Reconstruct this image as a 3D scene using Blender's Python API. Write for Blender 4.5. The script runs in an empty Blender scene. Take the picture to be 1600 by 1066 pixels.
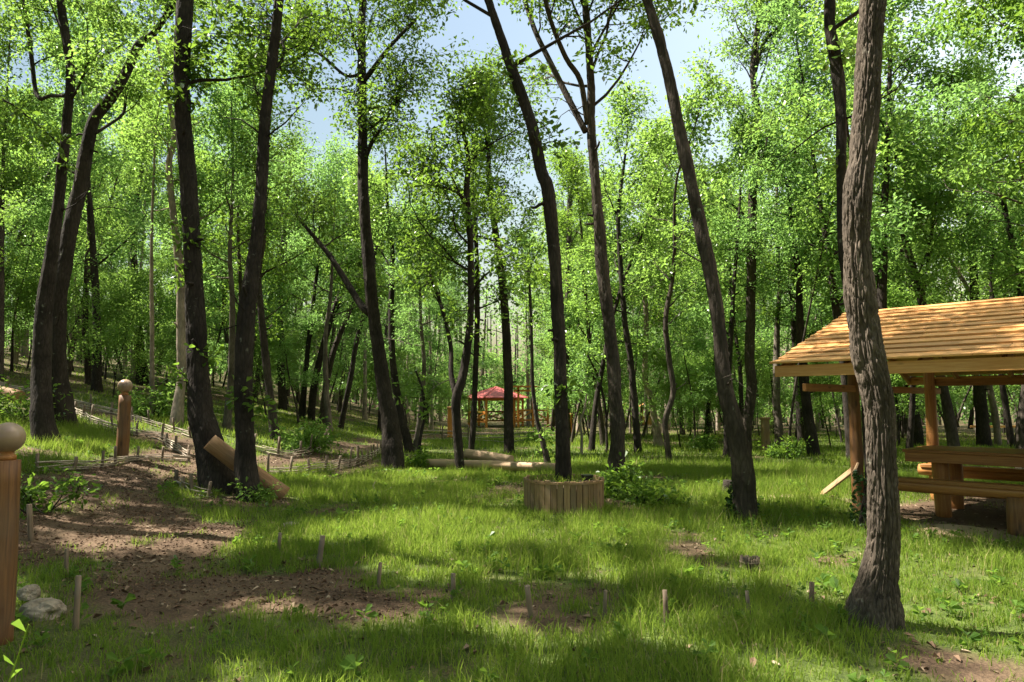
import bpy, bmesh, math, random
import numpy as np
from mathutils import Vector, Matrix

# ------------------------------------------------------------------ camera, sky, sun, exposure
S = bpy.context.scene
COL = S.collection
R = math.radians
CAM_H, PITCH, FPX = 1.5, R(5.2), 24 / 36 * 1600.0
cam = bpy.data.objects.new('camera', bpy.data.cameras.new('camera'))
COL.objects.link(cam)
cam.data.sensor_width = 36; cam.data.lens = 24
cam.data.clip_start = 0.05; cam.data.clip_end = 3000
cam.location = (0, 0, CAM_H)
cam.rotation_euler = (math.pi / 2 + PITCH, 0, 0)
S.camera = cam

SUN_EL, SUN_AZ = R(57), R(78)            # azimuth turned from +Y towards -X
world = bpy.data.worlds.new('World'); S.world = world
world.use_nodes = True
wn = world.node_tree.nodes; wn.clear()
sky = wn.new('ShaderNodeTexSky'); sky.sky_type = 'NISHITA'; sky.sun_disc = False
sky.sun_elevation = SUN_EL; sky.sun_rotation = SUN_AZ
sky.air_density = 2.0; sky.dust_density = 4.0; sky.ozone_density = 1.0
bgn = wn.new('ShaderNodeBackground'); bgn.inputs[1].default_value = 0.05
wo = wn.new('ShaderNodeOutputWorld')
world.node_tree.links.new(sky.outputs[0], bgn.inputs[0]); world.node_tree.links.new(bgn.outputs[0], wo.inputs[0])
sun_dir = Vector((-math.sin(SUN_AZ) * math.cos(SUN_EL), math.cos(SUN_AZ) * math.cos(SUN_EL), math.sin(SUN_EL)))
sl = bpy.data.lights.new('sun', 'SUN'); sl.energy = 5.0; sl.angle = R(0.53); sl.color = (1.0, 0.93, 0.82)
sun = bpy.data.objects.new('sun', sl); COL.objects.link(sun)
sun.rotation_euler = sun_dir.to_track_quat('Z', 'Y').to_euler(); sun.location = (-20, 5, 40)
S.view_settings.view_transform = 'Standard'; S.view_settings.look = 'None'
S.view_settings.exposure = 2.08; S.view_settings.gamma = 1.0; S.view_settings.use_curve_mapping = False
S.render.engine = 'CYCLES'
S.cycles.max_bounces = 8; S.cycles.diffuse_bounces = 2; S.cycles.transmission_bounces = 6
S.cycles.transparent_max_bounces = 6; S.cycles.use_denoising = True
S.cycles.sample_clamp_indirect = 6.0

rng = np.random.default_rng(11)
random.seed(5)

# ------------------------------------------------------------------ maths helpers
def hash3(ix, iy, iz):
    h = (ix.astype(np.int64) * 374761393 + iy.astype(np.int64) * 668265263 + iz.astype(np.int64) * 2147483647) & 0xffffffff
    h = ((h ^ (h >> 13)) * 1274126177) & 0xffffffff
    h = ((h ^ (h >> 16)) * 2246822519) & 0xffffffff
    return ((h ^ (h >> 15)) & 0xffffff) / float(0xffffff)

def vnoise(x, y, z=0.0):
    x, y, z = np.broadcast_arrays(np.asarray(x, float), np.asarray(y, float), np.asarray(z, float))
    ix, iy, iz = np.floor(x), np.floor(y), np.floor(z)
    fx, fy, fz = x - ix, y - iy, z - iz
    fx, fy, fz = fx * fx * (3 - 2 * fx), fy * fy * (3 - 2 * fy), fz * fz * (3 - 2 * fz)
    out = 0
    for a in (0, 1):
        for b in (0, 1):
            for c in (0, 1):
                w = (fx if a else 1 - fx) * (fy if b else 1 - fy) * (fz if c else 1 - fz)
                out = out + w * hash3(ix + a, iy + b, iz + c)
    return out

def fbm(x, y, z=0.0, o=3):
    s, a, t = 0, 0.5, 0
    for k in range(o):
        s = s + a * vnoise(x * 2 ** k + 17.3 * k, y * 2 ** k - 9.1 * k, z * 2 ** k if not np.isscalar(z) else z * 2 ** k)
        t += a; a *= 0.5
    return s / t

def sstep(a, b, x):
    t = np.clip((x - a) / (b - a), 0, 1); return t * t * (3 - 2 * t)

def hz(x, y):
    """height of the ground"""
    x = np.asarray(x, float); y = np.asarray(y, float)
    t = -(x + 4.1)
    soft = np.log1p(np.exp(np.clip(t * 1.6, -30, 30))) / 1.6
    soft = np.where(t > 15, t, soft)
    hill = 0.2 * soft * sstep(-1, 7, y)
    hill = 9 * np.tanh(hill / 9)
    near = np.exp(-(x * x + (y - 8) ** 2) / 900.0)
    bumps = (fbm(x * 0.35 + 3, y * 0.35 + 8, 0.5, 2) - 0.5) * 0.16 + (fbm(x * 1.7, y * 1.7, 2.5, 2) - 0.5) * 0.05
    mound = 0.09 * np.exp(-(((x - 5.25) / 0.55) ** 2 + ((y - 8.35) / 0.42) ** 2)) 
    return hill + bumps * (0.4 + 0.6 * near) * sstep(0.5, 3, np.hypot(x, y)) + mound

def ray(px, py):
    dx, dz = (px - 800) / FPX, (533 - py) / FPX
    c, s = math.cos(PITCH), math.sin(PITCH)
    return np.array([dx, c - dz * s, s + dz * c])

def gnd(px, py):
    """the point of the ground seen in that direction"""
    d = ray(px, py); t, last = 1.0, 1.0
    while t < 200:
        if CAM_H + d[2] * t < float(hz(d[0] * t, d[1] * t)): break
        last = t; t += 0.15
    a, b = last, t
    for _ in range(16):
        m = (a + b) / 2
        if CAM_H + d[2] * m < float(hz(d[0] * m, d[1] * m)): b = m
        else: a = m
    return np.array([d[0] * a, d[1] * a, float(hz(d[0] * a, d[1] * a))])

def atd(px, py, Y):
    d = ray(px, py); t = Y / d[1]
    return np.array([d[0] * t, Y, CAM_H + d[2] * t])

def V(a): return Vector((float(a[0]), float(a[1]), float(a[2])))
def nrm(a): return a / (np.linalg.norm(a, axis=-1, keepdims=True) + 1e-9)

def smooth_path(P, step):
    """Catmull-Rom through the rows of P (extra columns ride along)"""
    P = np.asarray(P, float)
    if len(P) < 3:
        n = max(2, int(np.linalg.norm(P[1, :3] - P[0, :3]) / step) + 1)
        t = np.linspace(0, 1, n)[:, None]; return P[0] * (1 - t) + P[1] * t
    Q = np.vstack([2 * P[0] - P[1], P, 2 * P[-1] - P[-2]]); out = []
    for i in range(1, len(Q) - 2):
        n = max(1, int(round(np.linalg.norm(Q[i + 1, :3] - Q[i, :3]) / step)))
        t = (np.arange(n) / n)[:, None]
        a, b, c, d = Q[i - 1], Q[i], Q[i + 1], Q[i + 2]
        out.append(0.5 * (2 * b + (c - a) * t + (2 * a - 5 * b + 4 * c - d) * t ** 2 + (-a + 3 * b - 3 * c + d) * t ** 3))
    out.append(P[-1:]); return np.vstack(out)

# ------------------------------------------------------------------ mesh builder
class MB:
    def __init__(s): s.v = []; s.q = []; s.t = []; s.n = 0; s.uv = None
    def add(s, v, q=None, t=None):
        v = np.asarray(v, float).reshape(-1, 3)
        if q is not None and len(q): s.q.append(np.asarray(q, np.int64).reshape(-1, 4) + s.n)
        if t is not None and len(t): s.t.append(np.asarray(t, np.int64).reshape(-1, 3) + s.n)
        s.v.append(v); s.n += len(v)
    def mesh(s, name, smooth=True):
        me = bpy.data.meshes.new(name)
        v = np.concatenate(s.v) if s.v else np.zeros((0, 3))
        q = np.concatenate(s.q) if s.q else np.zeros((0, 4), np.int64)
        t = np.concatenate(s.t) if s.t else np.zeros((0, 3), np.int64)
        me.vertices.add(len(v)); me.vertices.foreach_set('co', v.astype(np.float32).ravel())
        me.loops.add(4 * len(q) + 3 * len(t))
        me.loops.foreach_set('vertex_index', np.concatenate([q.ravel(), t.ravel()]).astype(np.int32))
        me.polygons.add(len(q) + len(t))
        st = np.concatenate([np.arange(len(q)) * 4, 4 * len(q) + np.arange(len(t)) * 3]).astype(np.int32)
        me.polygons.foreach_set('loop_start', st)
        me.polygons.foreach_set('use_smooth', np.full(len(st), smooth, bool))
        me.update(calc_edges=True); me.validate()
        return me
    def build(s, name, mat, parent=None, smooth=True, origin=None):
        if origin is not None: s.v = [np.concatenate(s.v) - np.asarray(origin, float)]
        return link(name, s.mesh(name, smooth), mat, parent, origin)

def link(name, me, mat, parent=None, origin=None):
    o = bpy.data.objects.new(name, me); COL.objects.link(o)
    if mat is not None and not len(me.materials): me.materials.append(mat)
    if origin is not None: o.location = V(origin)
    if parent is not None: adopt(o, parent)
    return o

def base_matrix(p): return Matrix.LocRotScale(p.location, p.rotation_euler, p.scale)
def adopt(o, p):
    """parent o to p keeping its place (p and its parents hold plain transforms)"""
    o.parent = p; o.matrix_parent_inverse = world_of(p).inverted()
def world_of(p):
    M = base_matrix(p)
    if p.parent is not None: M = world_of(p.parent) @ p.matrix_parent_inverse @ M
    return M

def empty(name, loc, label, cat, group=None):
    o = bpy.data.objects.new(name, None); COL.objects.link(o)
    o.empty_display_size = 0.2; o.location = V(loc); return tag(o, label, cat, group)
def part_empty(name, loc, parent):
    o = bpy.data.objects.new(name, None); COL.objects.link(o); o.empty_display_size = 0.1; o.location = V(loc); adopt(o, parent); return o
def tag(o, label, cat, group=None):
    o['label'] = label; o['category'] = cat
    if group: o['group'] = group
    return o

def frames(P):
    T = np.gradient(P, axis=0); T = nrm(T); U = np.zeros_like(T)
    a = np.array([1.0, 0, 0]) if abs(T[0, 0]) < 0.8 else np.array([0, 1.0, 0])
    u = a - T[0] * a.dot(T[0]); u /= np.linalg.norm(u); U[0] = u
    for i in range(1, len(P)):
        u = u - T[i] * u.dot(T[i]); u /= np.linalg.norm(u) + 1e-9; U[i] = u
    return T, U, np.cross(T, U)

def tube(mb, P, rad, n=8, cap=True, disp=None):
    P = np.asarray(P, float); rad = np.broadcast_to(np.asarray(rad, float), (len(P),))
    T, U, W = frames(P); m = len(P)
    th = np.arange(n) * 2 * np.pi / n
    rr = np.repeat(rad[:, None], n, 1)
    if disp is not None:
        s = np.concatenate([[0], np.cumsum(np.linalg.norm(np.diff(P, axis=0), axis=1))])
        rr = rr + disp(np.repeat(th[None], m, 0), np.repeat(s[:, None], n, 1), rr)
    v = P[:, None] + rr[:, :, None] * (np.cos(th)[None, :, None] * U[:, None] + np.sin(th)[None, :, None] * W[:, None])
    i = np.arange(m - 1)[:, None] * n; j = np.arange(n)[None]; k = (j + 1) % n
    q = np.stack([i + j, i + k, i + n + k, i + n + j], -1).reshape(-1, 4)
    v = v.reshape(-1, 3); t = []
    if cap:
        c = len(v); v = np.vstack([v, P[:1], P[-1:]])
        jj = np.arange(n); kk = (jj + 1) % n
        t = np.vstack([np.stack([kk, jj, np.full(n, c)], 1), np.stack([(m - 1) * n + jj, (m - 1) * n + kk, np.full(n, c + 1)], 1)])
    mb.add(v, q, t)

def many_sticks(mb, A, B, r0, r1, n=3):
    """straight little n-sided sticks, all at once"""
    A = np.asarray(A); B = np.asarray(B); N = len(A)
    if not N: return
    T = nrm(B - A); a = np.where(np.abs(T[:, 2:3]) < 0.9, np.array([[0, 0, 1.0]]), np.array([[1.0, 0, 0]]))
    U = nrm(np.cross(T, a)); W = np.cross(T, U); th = np.arange(n) * 2 * np.pi / n
    ring = np.cos(th)[None, :, None] * U[:, None] + np.sin(th)[None, :, None] * W[:, None]
    r0 = np.broadcast_to(r0, (N,)); r1 = np.broadcast_to(r1, (N,))
    v = np.concatenate([A[:, None] + ring * r0[:, None, None], B[:, None] + ring * r1[:, None, None]], 1)
    b = np.arange(N)[:, None] * 2 * n; j = np.arange(n)[None]; k = (j + 1) % n
    q = np.stack([b + j, b + k, b + n + k, b + n + j], -1).reshape(-1, 4)
    mb.add(v.reshape(-1, 3), q)

def add_leaves(mb, C, D, size, shape='kite', g=rng, up=0.55, width=0.52, fold=0.12):
    """C base points, D leaf directions"""
    N = len(C)
    if not N: return
    D = nrm(D); up_v = np.array([0, 0, 1.0])
    nn = nrm(g.normal(size=(N, 3)) * (1 - up) + up_v * up * 1.4)
    Sd = nrm(np.cross(D, nn)); nn = np.cross(Sd, D)
    L = np.broadcast_to(size, (N,)) * g.uniform(0.65, 1.25, N); L = L[:, None]; Wd = L * width * g.uniform(0.8, 1.2, (N, 1))
    f = L * fold * g.uniform(-0.3, 1.4, (N, 1)); dr = L * g.uniform(0.0, 0.25, (N, 1))
    tip = C + D * L - nn * dr
    if shape == 'kite':
        v = np.stack([C, C + D * L * 0.58 + Sd * Wd * 0.5 + nn * f, tip, C + D * L * 0.58 - Sd * Wd * 0.5 + nn * f], 1)
        q = np.arange(N)[:, None] * 4 + np.array([[0, 1, 2, 3]]); mb.add(v.reshape(-1, 3), q)
    else:
        v = np.stack([C, C + D * L * 0.35 + Sd * Wd * 0.3 + nn * f * .6, C + D * L * 0.75 + Sd * Wd * 0.55 + nn * f, tip,
                      C + D * L * 0.75 - Sd * Wd * 0.55 + nn * f, C + D * L * 0.35 - Sd * Wd * 0.3 + nn * f * .6], 1)
        b = np.arange(N)[:, None] * 6
        q = np.vstack([b + np.array([[0, 1, 2, 3]]), b + np.array([[0, 3, 4, 5]])]); mb.add(v.reshape(-1, 3), q)

def leaf_clusters(mb, centres, m, size, spread, shape='kite', g=rng, flat=0.75, **kw):
    """whorls of m leaves round each centre"""
    N = len(centres)
    if not N: return
    C = np.repeat(centres, m, 0)
    D = g.normal(size=(N * m, 3)); D[:, 2] = D[:, 2] * flat - 0.12; D = nrm(D)
    C = C + D * spread * g.uniform(0.05, 1, (N * m, 1)) + g.normal(size=(N * m, 3)) * spread * 0.25
    add_leaves(mb, C, D, size, shape, g, **kw)

# ------------------------------------------------------------------ materials
def new_mat(name):
    m = bpy.data.materials.new(name); m.use_nodes = True
    nt = m.node_tree; nt.nodes.clear(); return m, nt.nodes, nt.links
def mixc(n, l, fac, a, b, mode='MIX'):
    x = n.new('ShaderNodeMix'); x.data_type = 'RGBA'; x.blend_type = mode
    for sock, val in ((x.inputs[0], fac), (x.inputs[6], a), (x.inputs[7], b)):
        if hasattr(val, 'is_linked'): l.new(val, sock)
        elif isinstance(val, tuple): sock.default_value = (*val, 1)
        else: sock.default_value = val
    return x.outputs[2]
def ramp(n, l, src, stops):
    r = n.new('ShaderNodeValToRGB'); cr = r.color_ramp
    while len(cr.elements) < len(stops): cr.elements.new(0.5)
    for e, (p, c) in zip(cr.elements, stops):
        e.position = p; e.color = (c, c, c, 1) if not isinstance(c, tuple) else (*c, 1)
    l.new(src, r.inputs[0]); return r.outputs[0]
def coords(n, l, scale=(1, 1, 1), kind='Object', rand=False):
    tc = n.new('ShaderNodeTexCoord'); mp = n.new('ShaderNodeMapping'); mp.inputs['Scale'].default_value = scale
    src = tc.outputs[kind]
    if rand:
        oi = n.new('ShaderNodeObjectInfo'); vm = n.new('ShaderNodeVectorMath'); vm.operation = 'MULTIPLY_ADD'
        l.new(oi.outputs['Random'], vm.inputs[0]); vm.inputs[1].default_value = (37, 53, 71); l.new(src, vm.inputs[2]); src = vm.outputs[0]
    l.new(src, mp.inputs[0]); return mp.outputs[0]
def noise(n, l, vec, scale, detail=4, rough=0.55, dist=0.0):
    x = n.new('ShaderNodeTexNoise'); x.inputs['Scale'].default_value = scale; x.inputs['Detail'].default_value = detail
    x.inputs['Roughness'].default_value = rough; x.inputs['Distortion'].default_value = dist
    if vec is not None: l.new(vec, x.inputs['Vector'])
    return x
def bump(n, l, h, strength, dist=0.01):
    b = n.new('ShaderNodeBump'); b.inputs['Strength'].default_value = strength; b.inputs['Distance'].default_value = dist
    l.new(h, b.inputs['Height']); return b.outputs[0]
def finish(n, l, col, rough=0.8, nor=None, spec=0.3):
    p = n.new('ShaderNodeBsdfPrincipled'); o = n.new('ShaderNodeOutputMaterial')
    if hasattr(col, 'is_linked'): l.new(col, p.inputs['Base Color'])
    else: p.inputs['Base Color'].default_value = (*col, 1)
    if hasattr(rough, 'is_linked'): l.new(rough, p.inputs['Roughness'])
    else: p.inputs['Roughness'].default_value = rough
    p.inputs['Specular IOR Level'].default_value = spec
    if nor is not None: l.new(nor, p.inputs['Normal'])
    l.new(p.outputs[0], o.inputs[0]); return p

def leaf_mat(name, dark, light, trans, gloss=0.012, tfac=0.5, clump=0.9):
    m, n, l = new_mat(name)
    geo = n.new('ShaderNodeNewGeometry'); oi = n.new('ShaderNodeObjectInfo')
    ns = noise(n, l, geo.outputs['Position'], clump, 2)
    mx = n.new('ShaderNodeMath'); mx.operation = 'MULTIPLY_ADD'
    l.new(geo.outputs['Random Per Island'], mx.inputs[0]); mx.inputs[1].default_value = 0.55
    sc = n.new('ShaderNodeMath'); sc.operation = 'MULTIPLY_ADD'; l.new(ns.outputs[0], sc.inputs[0]); sc.inputs[1].default_value = 1.1; sc.inputs[2].default_value = -0.35
    l.new(sc.outputs[0], mx.inputs[2])
    ad = n.new('ShaderNodeMath'); ad.operation = 'MULTIPLY_ADD'; l.new(oi.outputs['Random'], ad.inputs[0]); ad.inputs[1].default_value = 0.25
    l.new(mx.outputs[0], ad.inputs[2]); ad.use_clamp = True
    col = mixc(n, l, ad.outputs[0], dark, light)
    tcol = mixc(n, l, ad.outputs[0], tuple(c * 0.7 for c in trans), trans)
    d = n.new('ShaderNodeBsdfDiffuse'); t = n.new('ShaderNodeBsdfTranslucent'); g = n.new('ShaderNodeBsdfGlossy')
    g.inputs['Roughness'].default_value = 0.45
    l.new(col, d.inputs[0]); l.new(tcol, t.inputs[0]); g.inputs[0].default_value = (1, 1, 1, 1)
    a = n.new('ShaderNodeMixShader'); a.inputs[0].default_value = tfac; l.new(d.outputs[0], a.inputs[1]); l.new(t.outputs[0], a.inputs[2])
    fr = n.new('ShaderNodeFresnel'); fr.inputs[0].default_value = 1.4
    fm = n.new('ShaderNodeMath'); fm.operation = 'MULTIPLY'; l.new(fr.outputs[0], fm.inputs[0]); fm.inputs[1].default_value = gloss * 8; fm.use_clamp = True
    b = n.new('ShaderNodeMixShader'); l.new(fm.outputs[0], b.inputs[0]); l.new(a.outputs[0], b.inputs[1]); l.new(g.outputs[0], b.inputs[2])
    o = n.new('ShaderNodeOutputMaterial'); l.new(b.outputs[0], o.inputs[0]); return m

def bark_mat(name, dark, light, sc=14.0, strength=0.9, moss=0.0):
    m, n, l = new_mat(name)
    v = coords(n, l, (1, 1, 0.26), rand=True); v2 = coords(n, l, (1, 1, 1), rand=True)
    a = noise(n, l, v, sc, 5, 0.65, 0.6); b = noise(n, l, v, sc * 3.3, 4, 0.6); c = noise(n, l, v2, 2.2, 3)
    vo = n.new('ShaderNodeTexVoronoi'); vo.feature = 'DISTANCE_TO_EDGE'; vo.inputs['Scale'].default_value = sc * 1.5; l.new(v, vo.inputs['Vector'])
    crack = ramp(n, l, vo.outputs['Distance'], [(0.0, 0.0), (0.22, 1.0)])
    h = mixc(n, l, 0.5, a.outputs[0], crack, 'MULTIPLY'); h = mixc(n, l, 0.35, h, b.outputs[0])
    tone = ramp(n, l, h, [(0.12, 0.0), (0.62, 1.0)])
    col = mixc(n, l, tone, dark, light)
    big = ramp(n, l, c.outputs[0], [(0.35, 0.62), (0.7, 1.25)])
    col = mixc(n, l, 1.0, col, big, 'MULTIPLY')
    lich = ramp(n, l, noise(n, l, v2, 9, 4).outputs[0], [(0.66, 0.0), (0.76, 0.6)])
    col = mixc(n, l, lich, col, (0.22, 0.22, 0.17))
    if moss: col = mixc(n, l, moss, col, (0.06, 0.075, 0.03))
    finish(n, l, col, 0.95, bump(n, l, h, strength, 0.03), 0.15); return m

def wood_mat(name, base, dark, grain=1.0, rough=0.6, knots=True, weather=0.0):
    """timber, grain along the local X axis"""
    m, n, l = new_mat(name)
    v = coords(n, l, (0.35, 7, 7), rand=True)
    a = noise(n, l, v, 4.5 * grain, 5, 0.6, 0.9); v2 = coords(n, l, (2.2, 30, 30), rand=True); b = noise(n, l, v2, 5, 3)
    oi = n.new('ShaderNodeObjectInfo')
    col = mixc(n, l, ramp(n, l, a.outputs[0], [(0.35, 0.0), (0.68, 1.0)]), base, dark)
    col = mixc(n, l, ramp(n, l, b.outputs[0], [(0.45, 0.0), (0.8, 0.35)]), col, tuple(c * 0.55 for c in dark))
    if knots:
        kv = coords(n, l, (1.6, 5, 5), rand=True); vo = n.new('ShaderNodeTexVoronoi'); vo.inputs['Scale'].default_value = 1.5; l.new(kv, vo.inputs['Vector'])
        col = mixc(n, l, ramp(n, l, vo.outputs['Distance'], [(0.05, 0.85), (0.17, 0.0)]), col, tuple(c * 0.35 for c in dark))
    if weather:
        col = mixc(n, l, ramp(n, l, noise(n, l, coords(n, l, (1, 1, 1), rand=True), 3.0, 4).outputs[0], [(0.4, 0.0), (0.75, weather)]), col, (0.16, 0.14, 0.11))
    tone = ramp(n, l, oi.outputs['Random'], [(0.0, 0.72), (1.0, 1.15)])
    col = mixc(n, l, 1.0, col, tone, 'MULTIPLY')
    finish(n, l, col, rough, bump(n, l, a.outputs[0], 0.35, 0.004), 0.35); return m

M = {}
M['leaf_oak'] = leaf_mat('leaf_oak', (0.018, 0.050, 0.008), (0.078, 0.140, 0.024), (0.25, 0.42, 0.045), tfac=0.46)
M['leaf_bright'] = leaf_mat('leaf_bright', (0.034, 0.082, 0.013), (0.108, 0.185, 0.040), (0.33, 0.54, 0.09), tfac=0.53)
M['leaf_far'] = leaf_mat('leaf_far', (0.036, 0.086, 0.018), (0.106, 0.188, 0.055), (0.30, 0.53, 0.12), tfac=0.54, clump=0.5)
M['leaf_ivy'] = leaf_mat('leaf_ivy', (0.012, 0.035, 0.010), (0.035, 0.075, 0.02), (0.06, 0.12, 0.02), tfac=0.2)
M['grass'] = leaf_mat('grass', (0.028, 0.078, 0.009), (0.150, 0.212, 0.036), (0.33, 0.46, 0.06), gloss=0.0, tfac=0.42, clump=0.7)
nt = M['grass'].node_tree; n, l = nt.nodes, nt.links                  # some blades are dry straw
geo = n.new('ShaderNodeNewGeometry'); wn_ = n.new('ShaderNodeTexWhiteNoise'); wn_.noise_dimensions = '1D'; l.new(geo.outputs['Random Per Island'], wn_.inputs['W'])
dry = ramp(n, l, wn_.outputs['Value'], [(0.92, 0.0), (0.95, 0.8)])
for nd in [q for q in n if q.bl_idname in ('ShaderNodeBsdfDiffuse', 'ShaderNodeBsdfTranslucent')]:
    src = nd.inputs[0].links[0].from_socket; l.new(mixc(n, l, dry, src, (0.34, 0.28, 0.14)), nd.inputs[0])
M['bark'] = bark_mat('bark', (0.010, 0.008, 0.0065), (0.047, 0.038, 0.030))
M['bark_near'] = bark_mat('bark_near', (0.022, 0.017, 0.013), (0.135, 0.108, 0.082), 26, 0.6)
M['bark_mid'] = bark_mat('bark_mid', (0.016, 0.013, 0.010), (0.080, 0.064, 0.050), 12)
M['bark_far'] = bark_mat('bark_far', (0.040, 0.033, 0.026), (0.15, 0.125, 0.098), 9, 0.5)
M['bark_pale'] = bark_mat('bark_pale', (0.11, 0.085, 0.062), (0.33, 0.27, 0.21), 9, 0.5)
M['pine'] = wood_mat('pine', (0.60, 0.335, 0.125), (0.48, 0.215, 0.062))
M['pine_dark'] = wood_mat('pine_dark', (0.34, 0.155, 0.045), (0.20, 0.075, 0.022), rough=0.5)
M['varnish'] = wood_mat('varnish', (0.42, 0.205, 0.068), (0.26, 0.105, 0.032), rough=0.4)
M['post'] = wood_mat('post', (0.25, 0.115, 0.036), (0.10, 0.040, 0.013), rough=0.6, weather=0.35)
M['old_board'] = wood_mat('old_board', (0.33, 0.21, 0.105), (0.19, 0.112, 0.052), rough=0.8, weather=0.55)
M['stick'] = wood_mat('stick', (0.20, 0.145, 0.095), (0.10, 0.07, 0.045), rough=0.85, knots=False, weather=0.6)
M['rod'] = wood_mat('rod', (0.46, 0.39, 0.30), (0.28, 0.225, 0.165), rough=0.85, knots=False, weather=0.35)
M['log'] = wood_mat('log', (0.40, 0.235, 0.11), (0.26, 0.13, 0.055), rough=0.75, weather=0.35)
M['log_pale'] = wood_mat('log_pale', (0.50, 0.36, 0.225), (0.36, 0.225, 0.125), rough=0.75, weather=0.3)
M['orange'] = wood_mat('orange', (0.62, 0.26, 0.05), (0.50, 0.17, 0.03), rough=0.5)
m, n, l = new_mat('stone'); v = coords(n, l)
st = noise(n, l, v, 6, 6, 0.65)
finish(n, l, mixc(n, l, ramp(n, l, st.outputs[0], [(0.35, 0.0), (0.65, 1.0)]), (0.12, 0.098, 0.07), (0.31, 0.265, 0.20)), 0.9, bump(n, l, st.outputs[0], 0.8, 0.02)); M['stone'] = m
m, n, l = new_mat('globe_glass'); v = coords(n, l)
finish(n, l, mixc(n, l, ramp(n, l, noise(n, l, v, 4, 4).outputs[0], [(0.4, 0.0), (0.7, 1.0)]), (0.30, 0.22, 0.15), (0.20, 0.13, 0.085)), 0.25, None, 0.5); M['globe'] = m
m, n, l = new_mat('red_tile'); v = coords(n, l)
finish(n, l, mixc(n, l, noise(n, l, v, 6, 3).outputs[0], (0.40, 0.075, 0.07), (0.48, 0.13, 0.12)), 0.6); M['red'] = m
m, n, l = new_mat('black_plastic'); v = coords(n, l)
finish(n, l, mixc(n, l, noise(n, l, v, 8, 3).outputs[0], (0.008, 0.008, 0.009), (0.02, 0.02, 0.021)), 0.4); M['black'] = m
m, n, l = new_mat('soil'); v = coords(n, l)
sn = noise(n, l, v, 30, 5); finish(n, l, mixc(n, l, sn.outputs[0], (0.05, 0.035, 0.022), (0.15, 0.11, 0.07)), 0.95, bump(n, l, sn.outputs[0], 0.8, 0.02)); M['soil'] = m
def litter_mat(name, a, b, c):
    m, n, l = new_mat(name); geo = n.new('ShaderNodeNewGeometry')
    r = n.new('ShaderNodeValToRGB'); cr = r.color_ramp; cr.elements.new(0.5)
    for e, (p, cc) in zip(cr.elements, ((0, a), (0.5, b), (1, c))): e.position = p; e.color = (*cc, 1)
    l.new(geo.outputs['Random Per Island'], r.inputs[0]); finish(n, l, r.outputs[0], 0.8, None, 0.25); return m
M['dead_leaf'] = litter_mat('dead_leaf', (0.06, 0.035, 0.02), (0.14, 0.088, 0.052), (0.32, 0.25, 0.17))
M['chips'] = litter_mat('chips', (0.045, 0.024, 0.014), (0.12, 0.068, 0.040), (0.27, 0.185, 0.12))

# ------------------------------------------------------------------ ground
def poly_dist(x, y, pts):
    d = np.full(np.shape(x), 1e9)
    for (ax, ay, aw), (bx, by, bw) in zip(pts[:-1], pts[1:]):
        ux, uy = bx - ax, by - ay; L2 = ux * ux + uy * uy
        t = np.clip(((x - ax) * ux + (y - ay) * uy) / L2, 0, 1)
        d = np.minimum(d, np.hypot(x - ax - t * ux, y - ay - t * uy) - (aw + (bw - aw) * t))
    return d
def gp(px, py, w): p = gnd(px, py); return (p[0], p[1], w)
TRAILS = [[gp(110, 775, .9), gp(190, 800, 1.2), gp(225, 850, 1.1), gp(320, 893, .65), gp(440, 925, .35), gp(570, 950, .15)], [gp(200, 800, .9), gp(215, 780, 1.0), gp(240, 752, .9), gp(290, 722, .6)],
          [gp(290, 722, .6), gp(285, 702, .55), gp(225, 668, .55), gp(150, 646, .55), gp(60, 622, .6), gp(-90, 590, .6)],
          [gp(300, 726, .6), gp(400, 722, .6), gp(480, 718, .6), gp(560, 703, .8), gp(640, 686, .9), gp(760, 676, 1.0)]]
# shelter frame: EV runs along the eave towards the viewer, GV from front to back
EV, GV = np.array([0.705, -0.709, 0]), np.array([0.709, 0.705, 0])
SH0 = np.array([3.45, 9.0, 0])
def SH(e, s, z): return SH0 + EV * e + GV * s + np.array([0, 0, z])

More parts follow.
